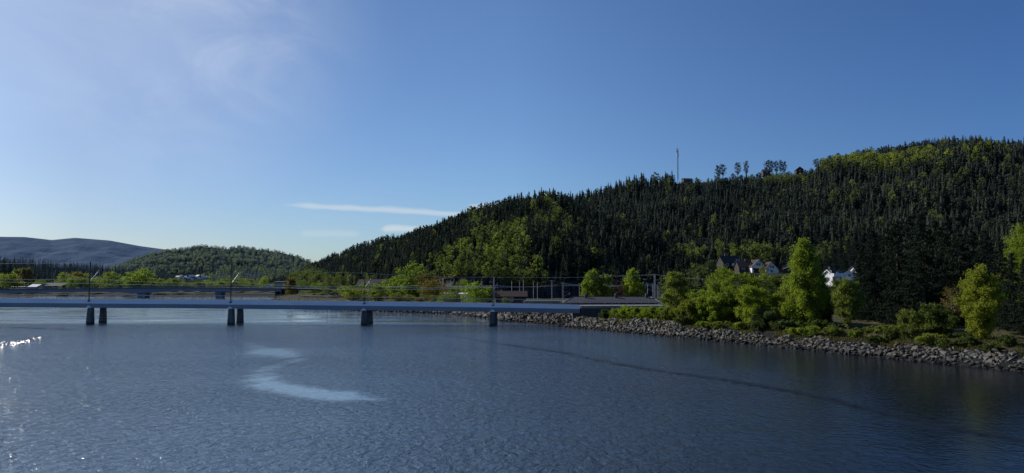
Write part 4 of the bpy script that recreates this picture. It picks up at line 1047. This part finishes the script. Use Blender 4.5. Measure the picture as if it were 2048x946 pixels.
# ------------------------------------------------------------------ buildings left and middle
def shed(name, px0, px1, yb, yt, Y_, dep, wall, roof, label, cat='building', ridge=.35, n=3):
    p0, p1 = at(px0, yb, Y_), at(px1, yb, Y_); zt = at(px0, yt, Y_).z; L = p1.x-p0.x; H_ = zt-p0.z
    return house(name, Vector(((p0.x+p1.x)/2, Y_+dep/2, p0.z)), 0, L, dep, H_*(1-ridge), H_, wall, roof, label, cat, wins=tuple(('f', -L/2+L*(k+.5)/n, H_*(1-ridge)*.55, min(2, L/n*.5), H_*.2) for k in range(n)), base=-6)
shed('warehouse', 883, 932, 601, 587, 235, 12, 'white_paint', 'white_paint', 'bright white warehouse behind the green shrubs left of the fourth mast', ridge=.12)
shed('dark_warehouse', 712, 768, 580, 559, 420, 20, 'dark_wall', 'black_roof', 'black roofed warehouse at the foot of the spur', ridge=.6)
shed('grey_warehouse', 352, 392, 594, 582.5, 474, 15, 'far_bridge_paint', 'grey_roof', 'grey hall seen beneath the far road bridge', ridge=.15)
shed('grey_warehouse', 393, 404, 594, 583, 480, 10, 'white_paint', 'grey_roof', 'small white gabled hall seen beneath the far road bridge', ridge=.3, n=1)
shed('brown_warehouse', 612, 700, 596, 583, 410, 18, 'brown_wall', 'brown_roof', 'long brown roofed building under the viaduct', ridge=.4, n=6)
shed('office_block', 548, 568, 579, 563, 520, 12, 'far_bridge_paint', 'grey_roof', 'pale block rising over the right end of the far bridge', ridge=.08, n=4)
shed('dark_warehouse', 70, 122, 578, 566, 560, 20, 'dark_wall', 'black_roof', 'dark roofed hall beyond the far bridge at the left', ridge=.5, n=5)
shed('white_shed', 18, 42, 578, 573, 540, 12, 'white_paint', 'white_paint', 'white flat shed at the far left behind the far bridge', ridge=.2, n=2)
shed('white_shed', 112, 126, 573, 565.5, 640, 12, 'white_paint', 'white_paint', 'white shed right of the dark roofed hall at the left', ridge=.3, n=2)
shed('white_shed', 56, 73, 577, 569, 530, 10, 'far_bridge_paint', 'white_paint', 'pale gabled shed left of the dark roofed hall', ridge=.6, n=2)
shed('white_shed', 168, 178, 575, 566, 620, 10, 'white_paint', 'grey_roof', 'white shed beside the leftmost bridge mast', ridge=.3, n=1)
shed('white_shed', 228, 245, 573, 568, 640, 10, 'far_bridge_paint', 'grey_roof', 'grey shed left of the largest round tree', ridge=.3, n=2)
g = random.Random(3)
for k in range(13):
    px_ = 358+k*4.2+g.uniform(-1, 1); py_ = 558-abs(k-4)*.2+g.uniform(-2.0, 1.5)
    Y_ = 1480; p = at(px_, py_, Y_)
    house('village_house', p, R(g.uniform(-40, 40)), g.uniform(8, 12), 8, 3.2, 6, 'white_paint' if k % 4 else 'pink_roof', 'grey_roof' if k % 3 else 'white_paint', 'tiny pale house of the distant village under the far hill', wins=(('f', 0, 1.8, 2, 1.4),)).update_tag()
for o in list(col.objects):
    if o.name.startswith('village_house'): o['group'] = 'houses of the distant village'

# ------------------------------------------------------------------ riprap
def stone_mesh(seed):
    import bmesh
    g = random.Random(seed); bm = bmesh.new()
    for i in range(13):
        a = g.uniform(0, 6.28); r_ = g.uniform(.75, 1); z_ = g.choice((-1, 1))*g.uniform(.5, 1)
        bm.verts.new((math.cos(a)*r_*.62, math.sin(a)*r_*.42, z_*.21))
    res = bmesh.ops.convex_hull(bm, input=bm.verts)
    bmesh.ops.delete(bm, geom=[v for v in bm.verts if not v.link_faces], context='VERTS')
    bmesh.ops.triangulate(bm, faces=bm.faces[:])
    me = bpy.data.meshes.new('riprap_stone'); bm.to_mesh(me); bm.free(); me.materials.append(MAT['riprap_stone']); return me
stones = [stone_mesh(i) for i in range(9)]
SN = []
for me in stones:
    V = np.empty(len(me.vertices)*3); me.vertices.foreach_get('co', V); Ft = np.array([tuple(p.vertices) for p in me.polygons]); SN.append((V.reshape(-1, 3), Ft))
g = np.random.default_rng(21); cand = []
segs = [(RIVER[i], RIVER[i+1]) for i in range(2, 18)]
for (a, b_) in segs:
    a = np.array(a); b_ = np.array(b_); L = np.linalg.norm(b_-a); d = (b_-a)/L; nrm = np.array([d[1], -d[0]])
    mid = (a+b_)/2; dist = mid[1]; size = .66 if dist < 150 else .95
    if dist > 140 and dist < 150: dens = .8
    else: dens = 1
    n = int(L*5.6/(size**2*.19)*dens)
    for _ in range(n):
        q = a+d*g.random()*L + nrm*(g.random()*5.6-.7); s = size*(.42+1.05*g.random()**2.3); cand.append((q[0], q[1], s))
cand = [c for c in cand if True]
cand = np.array(cand); zz_ = ground_z(cand[:, 0], cand[:, 1]); keep = (zz_ > -.5) & (zz_ < 2.75) & (river_sd(cand[:, 0], cand[:, 1]) < np.interp(cand[:, 1], [66, 80, 95, 110, 122, 138], [3.3, 2.5, 2.1, 2.5, 4.2, 4.8])+.35*np.sin(cand[:, 0]*.8)+.25*np.sin(cand[:, 0]*2.3))
cand, zz_ = cand[keep], zz_[keep]
rank = np.argsort(-(cand[:, 2]/cand[:, 1])*(cand[:, 0]/cand[:, 1] < .78))
def rotm(rx, ry, rz):
    return np.array(Matrix.Rotation(rz, 3, 'Z') @ Matrix.Rotation(ry, 3, 'Y') @ Matrix.Rotation(rx, 3, 'X'))
Vs, Fs, Ts = [], [], []; k = 0
for n_, i in enumerate(rank):
    x, y, s = cand[i]; z = zz_[i]+.10*s*random.random(); rx, ry, rz = random.gauss(0, .35), random.gauss(.25, .35), random.uniform(0, 6.28); w_ = random.randrange(9)
    if n_ < 300:
        o = link('riprap_stone', stones[w_]); o.location = (x, y, z); o.rotation_euler = (rx, ry, rz); o.scale = (s, s, s*random.uniform(.7, 1.25))
        tag(o, 'grey angular slab of the stone embankment at the waterline on the right', 'stone', 'stones of the riverbank embankment')
    else:
        V, Ft = SN[w_]; V2 = (V*np.array([s, s, s*random.uniform(.7, 1.25)])) @ rotm(rx, ry, rz).T + np.array([x, y, z]); Vs.append(V2); Fs.append(Ft+k); Ts.append(np.full(len(V), random.random())); k += len(V)
me = np_mesh('riprap_stones', np.vstack(Vs), np.vstack(Fs), ['riprap_stone'], None, np.concatenate(Ts))
tag(link('riprap', me), 'rest of the grey stone embankment along the river bank', 'stones', None, 'stuff')

# ------------------------------------------------------------------ near trees
def build_tree(name, trunk_mb, V, Fq, tint, leafm, barkm, loc, label, cat='tree', group=None, rz=0, scale=None):
    t = empty(name, loc, rz); tag(t, label, cat, group)
    trunk_mb.build('trunk', barkm, t, smooth=True)
    link('crown', np_mesh('crown', V, Fq, [leafm], None, tint), t)
    if scale: t.scale = scale
    return t
def near_tree(name, px_, yt_, hw, Y_, shape, leafm, label, seed, n=11000, leaf=.17, base=.08, bark='bark', stems=1, nlimb=15, spread=.085, cat='tree', group=None, lean=0):
    b_ = on_ground(px_, Y_); top = at(px_, yt_, Y_); H_ = top.z-b_.z; W_ = hw*Y_/F
    tr, V, Fq, ti = make_broadleaf(seed, H_, W_*.98, int(n*2.8), leaf*.8, shape, base, nlimb, spread, stems, lean)
    return build_tree(name, tr, V, Fq, ti, leafm, bark, b_, label, cat, group)
def bank(px_, off):
    """depth of the bank `off` metres behind the waterline in this photo column"""
    u = (px_-CX)/F; ys = np.arange(60, 200, .5); sdv = river_sd(u*ys, ys); i = np.where((sdv > off))[0]
    return float(ys[i[0]])
T = near_tree
T('birch_tree', 1352, 549, 27, bank(1352, 9), 'poplar', 'leaf_mid', 'airy birch with ragged top, leftmost tree of the near bank', 1, 7000, .15, .10, 'birch_bark', nlimb=18, spread=.07)
T('willow_bush', 1379, 597, 30, bank(1379, 5), 'bush', 'leaf_yellow', 'yellow green bush at the foot of the leftmost near birch', 2, 9000, .13, .02, stems=5, spread=.13, cat='bush')
T('leafy_tree', 1424, 590, 30, bank(1424, 6), 'round', 'leaf_bright', 'bright green tree between the yellow bush and the large round tree', 3, 9000, .14, .02, stems=3, spread=.12)
T('broadleaf_tree', 1474, 543, 64, bank(1476, 13), 'round', 'leaf_bright', 'large round fresh green tree, widest crown on the near bank', 4, 22000, .16, .05, stems=2, nlimb=26, spread=.10)
T('leafy_tree', 1512, 572, 33, bank(1512, 6), 'poplar', 'leaf_bright', 'tall narrow green tree in front of the large round tree', 5, 12000, .14, .03, stems=2, spread=.10)
T('leafy_tree', 1560, 551, 46, bank(1560, 14), 'round', 'leaf_dark', 'dull grey green round tree between the large round tree and the tall bright one', 6, 15000, .16, .05, stems=2, nlimb=22, spread=.10)
T('leafy_bush', 1534, 616, 30, bank(1534, 5.5), 'bush', 'leaf_grey', 'grey green bush just left of the tall bright tree at the stones', 7, 8000, .14, .02, stems=5, spread=.13, cat='bush')
T('leafy_tree', 1583, 558, 24, bank(1583, 10), 'round', 'leaf_mid', 'olive green tree touching the left side of the tall bright tree', 8, 8000, .15, .05, stems=1, spread=.10)
T('poplar_tree', 1612, 487, 42, bank(1612, 8), 'cone', 'leaf_bright', 'tallest bright green pointed tree on the near bank', 9, 26000, .16, .04, nlimb=42, spread=.065)
T('leafy_tree', 1643, 548, 20, bank(1658, 12), 'cone', 'leaf_dark', 'dark green pointed tree shaded right of the tall bright tree', 10, 14000, .16, .04, nlimb=26, spread=.08)
T('leafy_bush', 1575, 640, 22, bank(1575, 5), 'bush', 'leaf_grey', 'small grey green bush under the olive tree', 11, 5000, .12, .02, stems=4, spread=.13, cat='bush')
T('leafy_bush', 1640, 640, 26, bank(1640, 6), 'bush', 'leaf_dark', 'dark low bush at the foot of the tall bright tree', 12, 6000, .13, .02, stems=4, spread=.13, cat='bush')
T('birch_tree', 1696, 553, 28, bank(1700, 9), 'round', 'leaf_mid', 'sparse olive birch left of the big dark spruces', 13, 5500, .14, .18, 'birch_bark', nlimb=16, spread=.075)
T('leafy_bush', 1722, 655, 20, bank(1722, 6), 'bush', 'leaf_mid', 'small bush below the sparse olive birch', 14, 3500, .12, .02, stems=4, spread=.13, cat='bush')
T('leafy_bush', 1772, 650, 27, bank(1772, 6), 'bush', 'leaf_mid', 'low olive shrub before the left spruces', 15, 4000, .12, .02, stems=6, spread=.12, cat='bush')
T('young_tree', 1834, 618, 24, bank(1834, 6.5), 'round', 'leaf_mid', 'thin young tree with leaning stem in front of the spruces', 16, 3200, .12, .15, stems=2, spread=.10)
T('leafy_tree', 1880, 606, 28, bank(1880, 8), 'round', 'leaf_dark', 'dim green small tree in the middle of the spruce shade', 17, 5500, .13, .05, stems=3, spread=.11)
T('leafy_bush', 1868, 668, 22, bank(1868, 6), 'bush', 'leaf_yellow', 'tiny yellow green shrub at the stones under the dim small tree', 18, 1500, .10, .02, stems=4, spread=.16, cat='bush')
T('bare_tree', 1903, 575, 20, bank(1903, 9), 'poplar', 'leaf_brown', 'nearly bare pale stemmed tree left of the yellow birch', 19, 700, .09, .15, 'birch_bark', nlimb=26, spread=.06)
T('birch_tree', 1961, 540, 34, bank(1961, 7), 'poplar', 'leaf_yellow', 'yellow green birch with white stem before the right spruces', 20, 10500, .13, .04, 'birch_bark', nlimb=30, spread=.07)
T('birch_tree', 2050, 462, 34, 130, 'poplar', 'leaf_bright', 'tall bright birch cut by the right edge of the photo', 21, 9000, .18, .08, 'birch_bark', nlimb=26, spread=.07)
T('leafy_bush', 1930, 665, 18, bank(1930, 6.5), 'bush', 'leaf_dark', 'small dark shrub left of the white stemmed birch', 22, 2500, .11, .02, stems=5, spread=.14, cat='bush')
g = random.Random(61)
for k in range(18):
    px_ = 1365+k*38+g.uniform(-8, 8); o5 = g.uniform(2.8, 4.4); Y_ = bank(px_, o5); b_ = on_ground(px_, Y_); ytp = project(b_.x, Y_, b_.z+g.uniform(.7, 1.5))[1]
    T('leafy_bush', px_, ytp, g.uniform(12, 20), Y_, 'bush', g.choice(['leaf_mid', 'leaf_grey', 'leaf_dark', 'leaf_bright']) if px_ < 1720 else g.choice(['leaf_mid', 'leaf_dark', 'leaf_dark']), 'low scrub bush growing at the upper edge of the stone embankment', 300+k, 1100, .12, .02, stems=4, spread=.18, cat='bush', group='scrub along the embankment edge')
# hedge of willow shrubs
hed = []
for i, (px_, yt_, hw, m_) in enumerate([(1212, 618, 13, 'leaf_dark'), (1230, 616, 13, 'leaf_mid'), (1246, 610, 12, 'leaf_bright'), (1261, 613, 12, 'leaf_bright'), (1277, 612, 13, 'leaf_bright'), (1293, 614, 12, 'leaf_bright'), (1308, 612, 12, 'leaf_bright'), (1322, 613, 12, 'leaf_bright'), (1336, 612, 12, 'leaf_mid')]):
    lab = {0: 'dark shrub at the left end of the willow hedge by the abutment', 1: 'dull green shrub second from the left in the willow hedge', 8: 'shrub at the right end of the willow hedge under the birch'}.get(i, 'bright green willow shrub of the hedge behind the stone embankment')
    T('willow_bush', px_, yt_, hw, bank(px_, 7.5), 'bush', m_, lab, 30+i, 3800, .11, .02, stems=7, spread=.15, cat='bush', group='shrubs of the willow hedge')
# big dark spruces
sp_t = []
for s in range(3):
    tr, V, Fq, ti = make_spruce_near(100+s, 15.0, 3.6 + .3*s, .19, 1.3)
    t = build_tree('spruce_tree', tr, V, Fq, ti, 'needle_near', 'bark', (0, 0, 0), 'x'); sp_t.append(t)
used = [0, 0, 0]
SPRUCES = [(1728, 505, 118, 'dark spruce at the left end of the big spruce stand beside the outbuilding'), (1752, 478, 112, 'broad dark spruce second from the left in the big stand'), (1778, 470, 120, 'dark spruce third from the left in the big stand'), (1800, 455, 106, 'tall dark spruce above the low olive shrub'),
      (1826, 448, 112, 'tall dark spruce above the thin young tree'), (1850, 440, 102, 'tallest dark spruce of the big stand'), (1878, 452, 108, 'dark spruce above the dim small tree'), (1900, 446, 118, 'tall dark spruce behind the nearly bare tree'), (1924, 462, 104, 'dark spruce left of the yellow birch'),
      (1950, 470, 114, 'dark spruce whose tip rises over the yellow birch'), (1978, 478, 100, 'dark spruce just right of the yellow birch'), (2004, 500, 96, 'wide dark spruce near the right edge'), (2030, 520, 90, 'dark spruce second from the right edge'), (2056, 535, 86, 'dark spruce cut by the right edge'), (2100, 500, 88, 'dark spruce just outside the right edge of the photo'), (2150, 490, 92, 'dark spruce well outside the right edge of the photo')]
for i, (px_, yt_, Y_, lab) in enumerate(SPRUCES):
    k = i % 3; t = sp_t[k] if used[k] == 0 else copy_tree(sp_t[k]); used[k] = 1
    b_ = on_ground(px_, Y_); h_ = at(px_, yt_-20, Y_).z-b_.z; t.location = b_; t.scale = (h_/15*1.02, h_/15*1.02, h_/15); t.rotation_euler = (0, 0, i*1.3); tag(t, lab, 'tree', 'big dark spruces of the near stand')
# mid spruces/pines on the terrace right
for i, (px_, yt_, Y_) in enumerate([(1640, 505, 290), (1655, 492, 330), (1668, 485, 340), (1684, 480, 330), (1698, 474, 335), (1712, 470, 300), (1726, 466, 310), (1740, 464, 280), (1620, 500, 345), (1672, 508, 285), (1690, 505, 295), (1756, 462, 290), (1772, 466, 260), (1962, 478, 240), (1985, 470, 250), (2010, 476, 230), (1722, 500, 200), (1735, 505, 190)]):
    b_ = on_ground(px_, Y_); h_ = at(px_, yt_, Y_).z-b_.z; t = copy_tree(sp_t[i % 3]); t.location = b_; s = h_/15; t.scale = (s, s, s); t.rotation_euler = (0, 0, i*2.1)
    tag(t, 'dark spruce between the white villa and the big spruce stand' if px_ < 1900 else 'dark spruce further back near the right edge', 'tree', 'spruces behind the villa')

# mid-ground leafy trees (templates reused)
MT = {}
def mid_tree(kind, leafm, bark, px_, yt_, hw, Y_, label, name='leafy_tree', cat='tree', group=None):
    key = (kind, leafm, bark)
    if key not in MT:
        sh = {'round': ('round', .06, 2, .12), 'tall': ('poplar', .06, 1, .085), 'bush': ('bush', .02, 5, .14), 'bare': ('round', .05, 3, .09)}[kind]
        tr, V, Fq, ti = make_broadleaf(len(MT)+200, 10, 4 if kind != 'tall' else 2.6, 4200 if kind != 'bare' else 2200, .26 if kind != 'bare' else .16, sh[0], sh[1], 20, sh[3], sh[2])
        t = build_tree(name, tr, V, Fq, ti, leafm, bark, (0, 0, 0), 'x'); MT[key] = t; o = t; ref = 4 if kind != 'tall' else 2.6; t['w0'] = ref
    else: o = copy_tree(MT[key]); o.name = name
    b_ = on_ground(px_, Y_); h_ = at(px_, yt_, Y_).z-b_.z; ww = hw*Y_/F/MT[key]['w0']
    o.location = b_; o.scale = (ww, ww, h_/10); o.rotation_euler = (0, 0, random.random()*6.28)
    tag(o, label, cat, group)
    return o
MM = mid_tree
MM('tall', 'leaf_bright', 'birch_bark', 1171, 562, 9, 172, 'short birch leftmost behind the long roof', 'birch_tree')
MM('tall', 'leaf_bright', 'birch_bark', 1183, 540, 14, 175, 'tallest birch at the left behind the long roof', 'birch_tree')
MM('tall', 'leaf_mid', 'birch_bark', 1201, 553, 13, 176, 'middle birch right of the tallest one behind the long roof', 'birch_tree')
MM('tall', 'leaf_mid', 'birch_bark', 1216, 551, 11, 177, 'birch next to the reddish bush behind the long roof', 'birch_tree')
MM('bare', 'leaf_red', 'bark', 1238, 557, 17, 178, 'reddish budding tree between the birches behind the long roof', 'budding_tree')
MM('tall', 'leaf_bright', 'birch_bark', 1262, 539, 15, 174, 'tall lone bright birch right of the reddish tree', 'birch_tree')
MM('tall', 'leaf_mid', 'birch_bark', 1279, 566, 12, 176, 'short birch right of the lone bright birch', 'birch_tree')
MM('round', 'leaf_bright', 'bark', 836, 527, 26, 270, 'large bright tree in front of the spur, left of the brown tree')
MM('round', 'leaf_bright', 'bark', 800, 555, 22, 275, 'round green tree left of the large bright one')
MM('round', 'leaf_brown', 'bark', 850, 545, 17, 262, 'brownish tree overlapping the large bright tree')
MM('round', 'leaf_brown', 'bark', 866, 558, 20, 235, 'brown green round tree right of the large bright tree')
MM('round', 'leaf_bright', 'bark', 942, 566, 23, 190, 'bright green tree nearest the bridge, left of the fourth mast')
MM('round', 'leaf_mid', 'bark', 905, 574, 17, 215, 'green tree in front of the white warehouse')
MM('round', 'leaf_mid', 'bark', 928, 557, 12, 250, 'small olive tree behind the bright green tree')
MM('round', 'leaf_dark', 'bark', 972, 572, 16, 205, 'dim green tree right of the bright green tree')
MM('bush', 'leaf_mid', 'bark', 1010, 594, 8, 190, 'low shrub right of the fourth mast', 'leafy_bush', 'bush')
MM('round', 'leaf_grey', 'bark', 893, 588, 14, 205, 'grey green shrub before the white warehouse', 'leafy_bush', 'bush')
MM('round', 'leaf_yellow', 'bark', 750, 568, 20, 240, 'yellow green bush right of the third mast', 'leafy_bush', 'bush')
MM('round', 'leaf_yellow', 'bark', 705, 575, 20, 250, 'yellow green bush left of the third mast', 'leafy_bush', 'bush')
MM('round', 'leaf_mid', 'bark', 796, 584, 8, 235, 'small pointed shrub below the wires', 'leafy_bush', 'bush')
MM('round', 'leaf_mid', 'bark', 817, 588, 11, 235, 'small grey green shrub below the large bright tree', 'leafy_bush', 'bush')
MM('round', 'leaf_mid', 'bark', 607, 588, 10, 330, 'small shrub left of the parked cars', 'leafy_bush', 'bush')
MM('round', 'leaf_bright', 'bark', 625, 586, 9, 320, 'bright shrub beside the parked cars, left one', 'leafy_bush', 'bush')
MM('round', 'leaf_bright', 'bark', 640, 585, 8, 315, 'bright shrub beside the parked cars, right one', 'leafy_bush', 'bush')
MM('tall', 'leaf_brown', 'bark', 582, 556, 11, 380, 'tall brownish tree at the right end of the far bridge')
MM('round', 'leaf_brown', 'bark', 568, 590, 12, 385, 'brownish shrub under the right end of the far bridge', 'leafy_bush', 'bush')
MM('round', 'leaf_bright', 'bark', 285, 539, 26, 520, 'largest round tree beyond the far bridge')
MM('round', 'leaf_mid', 'bark', 262, 552, 14, 515, 'smaller crown joined to the left of the largest round tree')
MM('round', 'leaf_mid', 'bark', 312, 556, 12, 525, 'smaller crown joined to the right of the largest round tree')
MM('round', 'leaf_mid', 'bark', 215, 542, 15, 560, 'round tree left of the largest round tree')
MM('round', 'leaf_brown', 'bark', 150, 543, 14, 600, 'reddish brown tree left of the leftmost mast')
MM('round', 'leaf_mid', 'bark', 127, 544, 13, 590, 'olive tree left of the reddish brown tree')
MM('round', 'leaf_mid', 'bark', 172, 545, 14, 610, 'grey green tree at the leftmost mast')
MM('round', 'leaf_mid', 'bark', 153, 552, 11, 560, 'small rounded tree in front of the reddish brown tree')
MM('round', 'leaf_bright', 'bark', 190, 555, 10, 570, 'small bright tree right of the leftmost mast')
MM('bush', 'leaf_yellow', 'bark', 10, 545, 22, 500, 'yellow green trees at the left edge', 'leafy_bush', 'bush')
MM('tall', 'leaf_brown', 'bark', 46, 537, 8, 560, 'tall thin brownish tree near the left edge')
MM('tall', 'leaf_brown', 'bark', 57, 536, 7, 560, 'second tall thin brownish tree near the left edge')
MM('tall', 'leaf_mid', 'bark', 33, 538, 9, 580, 'green tree between the left edge and the thin brownish trees')
for i, (px_, yt_, hw, m_) in enumerate([(348, 556, 12, 'leaf_mid'), (334, 562, 8, 'leaf_yellow'), (365, 563, 12, 'leaf_mid'), (384, 565, 10, 'leaf_mid'), (405, 566, 10, 'leaf_dark'), (425, 563, 10, 'leaf_mid'), (447, 556, 12, 'leaf_mid'), (470, 556, 14, 'leaf_mid'), (490, 560, 10, 'leaf_bright'), (507, 562, 12, 'leaf_bright'), (527, 553, 7, 'leaf_bright'), (533, 552, 5, 'leaf_bright'), (518, 565, 10, 'leaf_mid'), (600, 560, 12, 'leaf_mid'), (330, 568, 7, 'leaf_bright')]):
    MM('round', m_, 'bark', px_, yt_, hw, 560+(i*37) % 60, 'leafy tree of the green line just above the far road bridge', group='trees above the far road bridge')
for i, (px_, yt_, Y_) in enumerate([(65, 536, 600), (18, 520, 640), (5, 512, 650), (28, 525, 660), (88, 544, 640), (98, 546, 640), (242, 546, 600), (200, 548, 640), (75, 542, 620), (-15, 510, 640), (42, 532, 680)]):
    b_ = on_ground(px_, Y_); h_ = at(px_, yt_, Y_).z-b_.z; o = lod_obj('spruce_tree', 'spruce', i % 5, b_, h_, 1.25, ['needle_hill', 'bark']); tag(o, 'dark spruce among the leafy trees beyond the far bridge at the left', 'tree', 'spruces beyond the far bridge')
# low far bank shrubs under and around the far bridge, and shrubs along the right bank beyond the rail bridge
g = random.Random(11)
for k in range(30):
    px_ = 0+k*19+g.uniform(-6, 6); MM('bush', 'leaf_brown' if k % 3 == 0 else 'leaf_dark', 'bark', px_, (585 if k % 2 else 580)+g.uniform(-2, 3), 11, g.uniform(447, 452) if k % 2 else g.uniform(453, 475), 'dull shrub on the far shore seen under the far road bridge', 'leafy_bush', 'bush', 'shrubs of the far shore')
for k in range(44):
    px_ = 568+k*8+g.uniform(-5, 5); MM('bush', ['leaf_mid', 'leaf_brown', 'leaf_grey'][k % 3], 'bark', px_, 592+g.uniform(-3, 3), 9, float(np.interp(px_, [560, 740, 900], [350, 250, 215]))*g.uniform(.97,1.12), 'low mixed shrub in the row right behind the rail bridge', 'leafy_bush', 'bush', 'low shrubs behind the rail bridge')
for k in range(10):
    px_ = 640+k*25+g.uniform(-8, 8); MM('round', ['leaf_mid', 'leaf_dark'][k % 2], 'bark', px_, 566+g.uniform(-5, 6), 12, float(np.interp(px_, [600, 740, 900], [480, 400, 290])), 'leafy tree at the foot of the spur behind the viaduct', 'leafy_tree', 'tree', 'trees at the foot of the spur')
g = random.Random(77)
for k in range(70):
    px_ = g.uniform(430, 860) if k < 40 else g.uniform(0, 430); Y_ = (float(np.interp(px_, [430, 600, 740, 900], [430, 360, 280, 240]))*g.uniform(1.0, 1.35)) if k < 40 else g.uniform(458, 540)
    b_ = on_ground(px_, Y_)
    if b_.z < 1: continue
    o = lod_obj('leafy_bush', 'decid', g.randrange(4), b_, g.uniform(2, 4.2), 1.5, [g.choice(['leaf_dark', 'leaf_brown', 'leaf_mid']), 'bark'])
    tag(o, 'rough shrub scattered over the flat ground beyond the rail bridge', 'bush', 'scattered shrubs on the flat ground')
for k in range(34):
    px_ = 8+k*16.5+g.uniform(-6, 6); MM('round', g.choice(['leaf_mid', 'leaf_bright', 'leaf_mid', 'leaf_dark', 'leaf_yellow']), 'bark', px_, 561+g.uniform(-7, 6), g.uniform(8, 14), g.uniform(540, 660), 'leafy tree of the green line just above the far road bridge', 'leafy_tree', 'tree', 'trees above the far road bridge')
for k in range(34):
    px_ = 575+k*10+g.uniform(-5, 5); Y_ = float(np.interp(px_, [560, 740, 900], [440, 330, 262]))*g.uniform(.9, 1.15)
    MM('round', g.choice(['leaf_mid', 'leaf_bright', 'leaf_yellow', 'leaf_mid', 'leaf_brown']), 'bark', px_, g.uniform(571, 583), g.uniform(7, 13), Y_, 'fresh leafy bush in the green belt between the rail bridge and the spur', 'leafy_bush', 'bush', 'green belt behind the rail bridge')
for k in range(16):
    px_ = g.uniform(1368, 1625); Y_ = float(np.interp(px_, h_back.c[:, 0], h_back.c[:, 2])); yb_ = float(np.interp(px_, h_back.c[:, 0], h_back.c[:, 1]))+1
    kd = g.choice(['decid', 'spruce', 'pine']); o = lod_obj({'decid': 'birch_tree', 'spruce': 'spruce_tree', 'pine': 'pine_tree'}[kd], kd, g.randrange(4), at(px_, yb_, Y_), g.uniform(4, 8.5), 1.0, ['leaf_hill' if kd == 'decid' else 'needle_hill', 'bark'])
    tag(o, {'decid': 'small leafy tree', 'spruce': 'small spruce', 'pine': 'small pine'}[kd] + ' on the skyline between the taller pines', 'tree', {'decid': 'small leafy trees', 'spruce': 'small spruces', 'pine': 'small pines'}[kd] + ' on the skyline')
for k in range(12):
    px_ = 1636+k*7+g.uniform(-3, 3); Y_ = g.uniform(150, 215)
    MM('round', g.choice(['leaf_dark', 'leaf_mid']), 'bark', px_, g.uniform(566, 600), g.uniform(14, 20), Y_, 'dim leafy tree on the slope between the villa and the river', 'leafy_tree', 'tree', 'trees below the villa')
# terrace slope cover below the houses
for i, (px_, yt_, Y_, m_, hw) in enumerate([(1527, 532, 310, 'leaf_mid', 7), (1420, 520, 330, 'leaf_dark', 16), (1400, 540, 290, 'leaf_dark', 20), (1440, 538, 300, 'leaf_dark', 18), (1600, 540, 260, 'leaf_mid', 16), (1500, 545, 290, 'leaf_dark', 14), (1690, 566, 220, 'leaf_dark', 14), (1672, 570, 215, 'leaf_mid', 12), (1555, 548, 285, 'leaf_grey', 12), (1380, 560, 250, 'leaf_dark', 20), (1430, 552, 250, 'leaf_dark', 20)]):
    MM('round', m_, 'bark', px_, yt_, hw, Y_, 'small tree rising between the two white gables' if i == 0 else 'dim leafy tree on the terrace slope below the houses', group=None if i == 0 else 'trees on the terrace slope')

g = random.Random(51)
for k in range(80):
    px_ = g.uniform(1325, 1425) if k < 56 else g.uniform(1500, 1720); Y_ = g.uniform(195, 330) if k < 56 else g.uniform(170, 230)
    b_ = on_ground(px_, Y_); h_ = g.uniform(6, 10) if k < 56 else g.uniform(2, 3.5); kd = 'spruce' if g.random() < .45 else 'decid'
    o = lod_obj('spruce_tree' if kd == 'spruce' else 'leafy_tree', kd, g.randrange(4), b_, h_, 1.25, ['needle_hill', 'bark'] if kd == 'spruce' else ['leaf_dark', 'bark'])
    tag(o, ('dark spruce' if kd == 'spruce' else 'dim leafy tree') + (' in the dark wood left of the terrace houses' if k < 56 else ' on the slope below the terrace meadow'), 'tree', ('spruces' if kd == 'spruce' else 'leafy trees') + (' of the wood left of the houses' if k < 56 else ' below the meadow'))

# ------------------------------------------------------------------ grass tufts on the bank top
g = np.random.default_rng(33); P = []
while len(P) < 16000:
    t_ = g.random(); y = 62+t_*85; x = np.interp(y, [59, 69.5, 86, 99, 112, 125, 138], [60, 52, 42.6, 35.5, 27.5, 19.5, 10.7]) + 2.4 + 8*g.random()**1.3; P.append((x, y))
P = np.array(P); zz_ = ground_z(P[:, 0], P[:, 1]); C = np.column_stack([P, zz_+.12])
clus = (np.sin(P[:, 0]*1.3)+np.sin(P[:, 1]*.9+1)) > -.4; C = C[clus]
D = np.tile(np.array([0, 0, 1.0]), (len(C), 1)); V, Fq = leaves(C, .26, .28, -.2, 3, D)
tag(link('grass', np_mesh('grass', V, Fq, ['grass_blade'], None, np.repeat(g.random(len(C)), 4))), 'dry and green grass along the top of the stone embankment', 'grass', None, 'stuff')
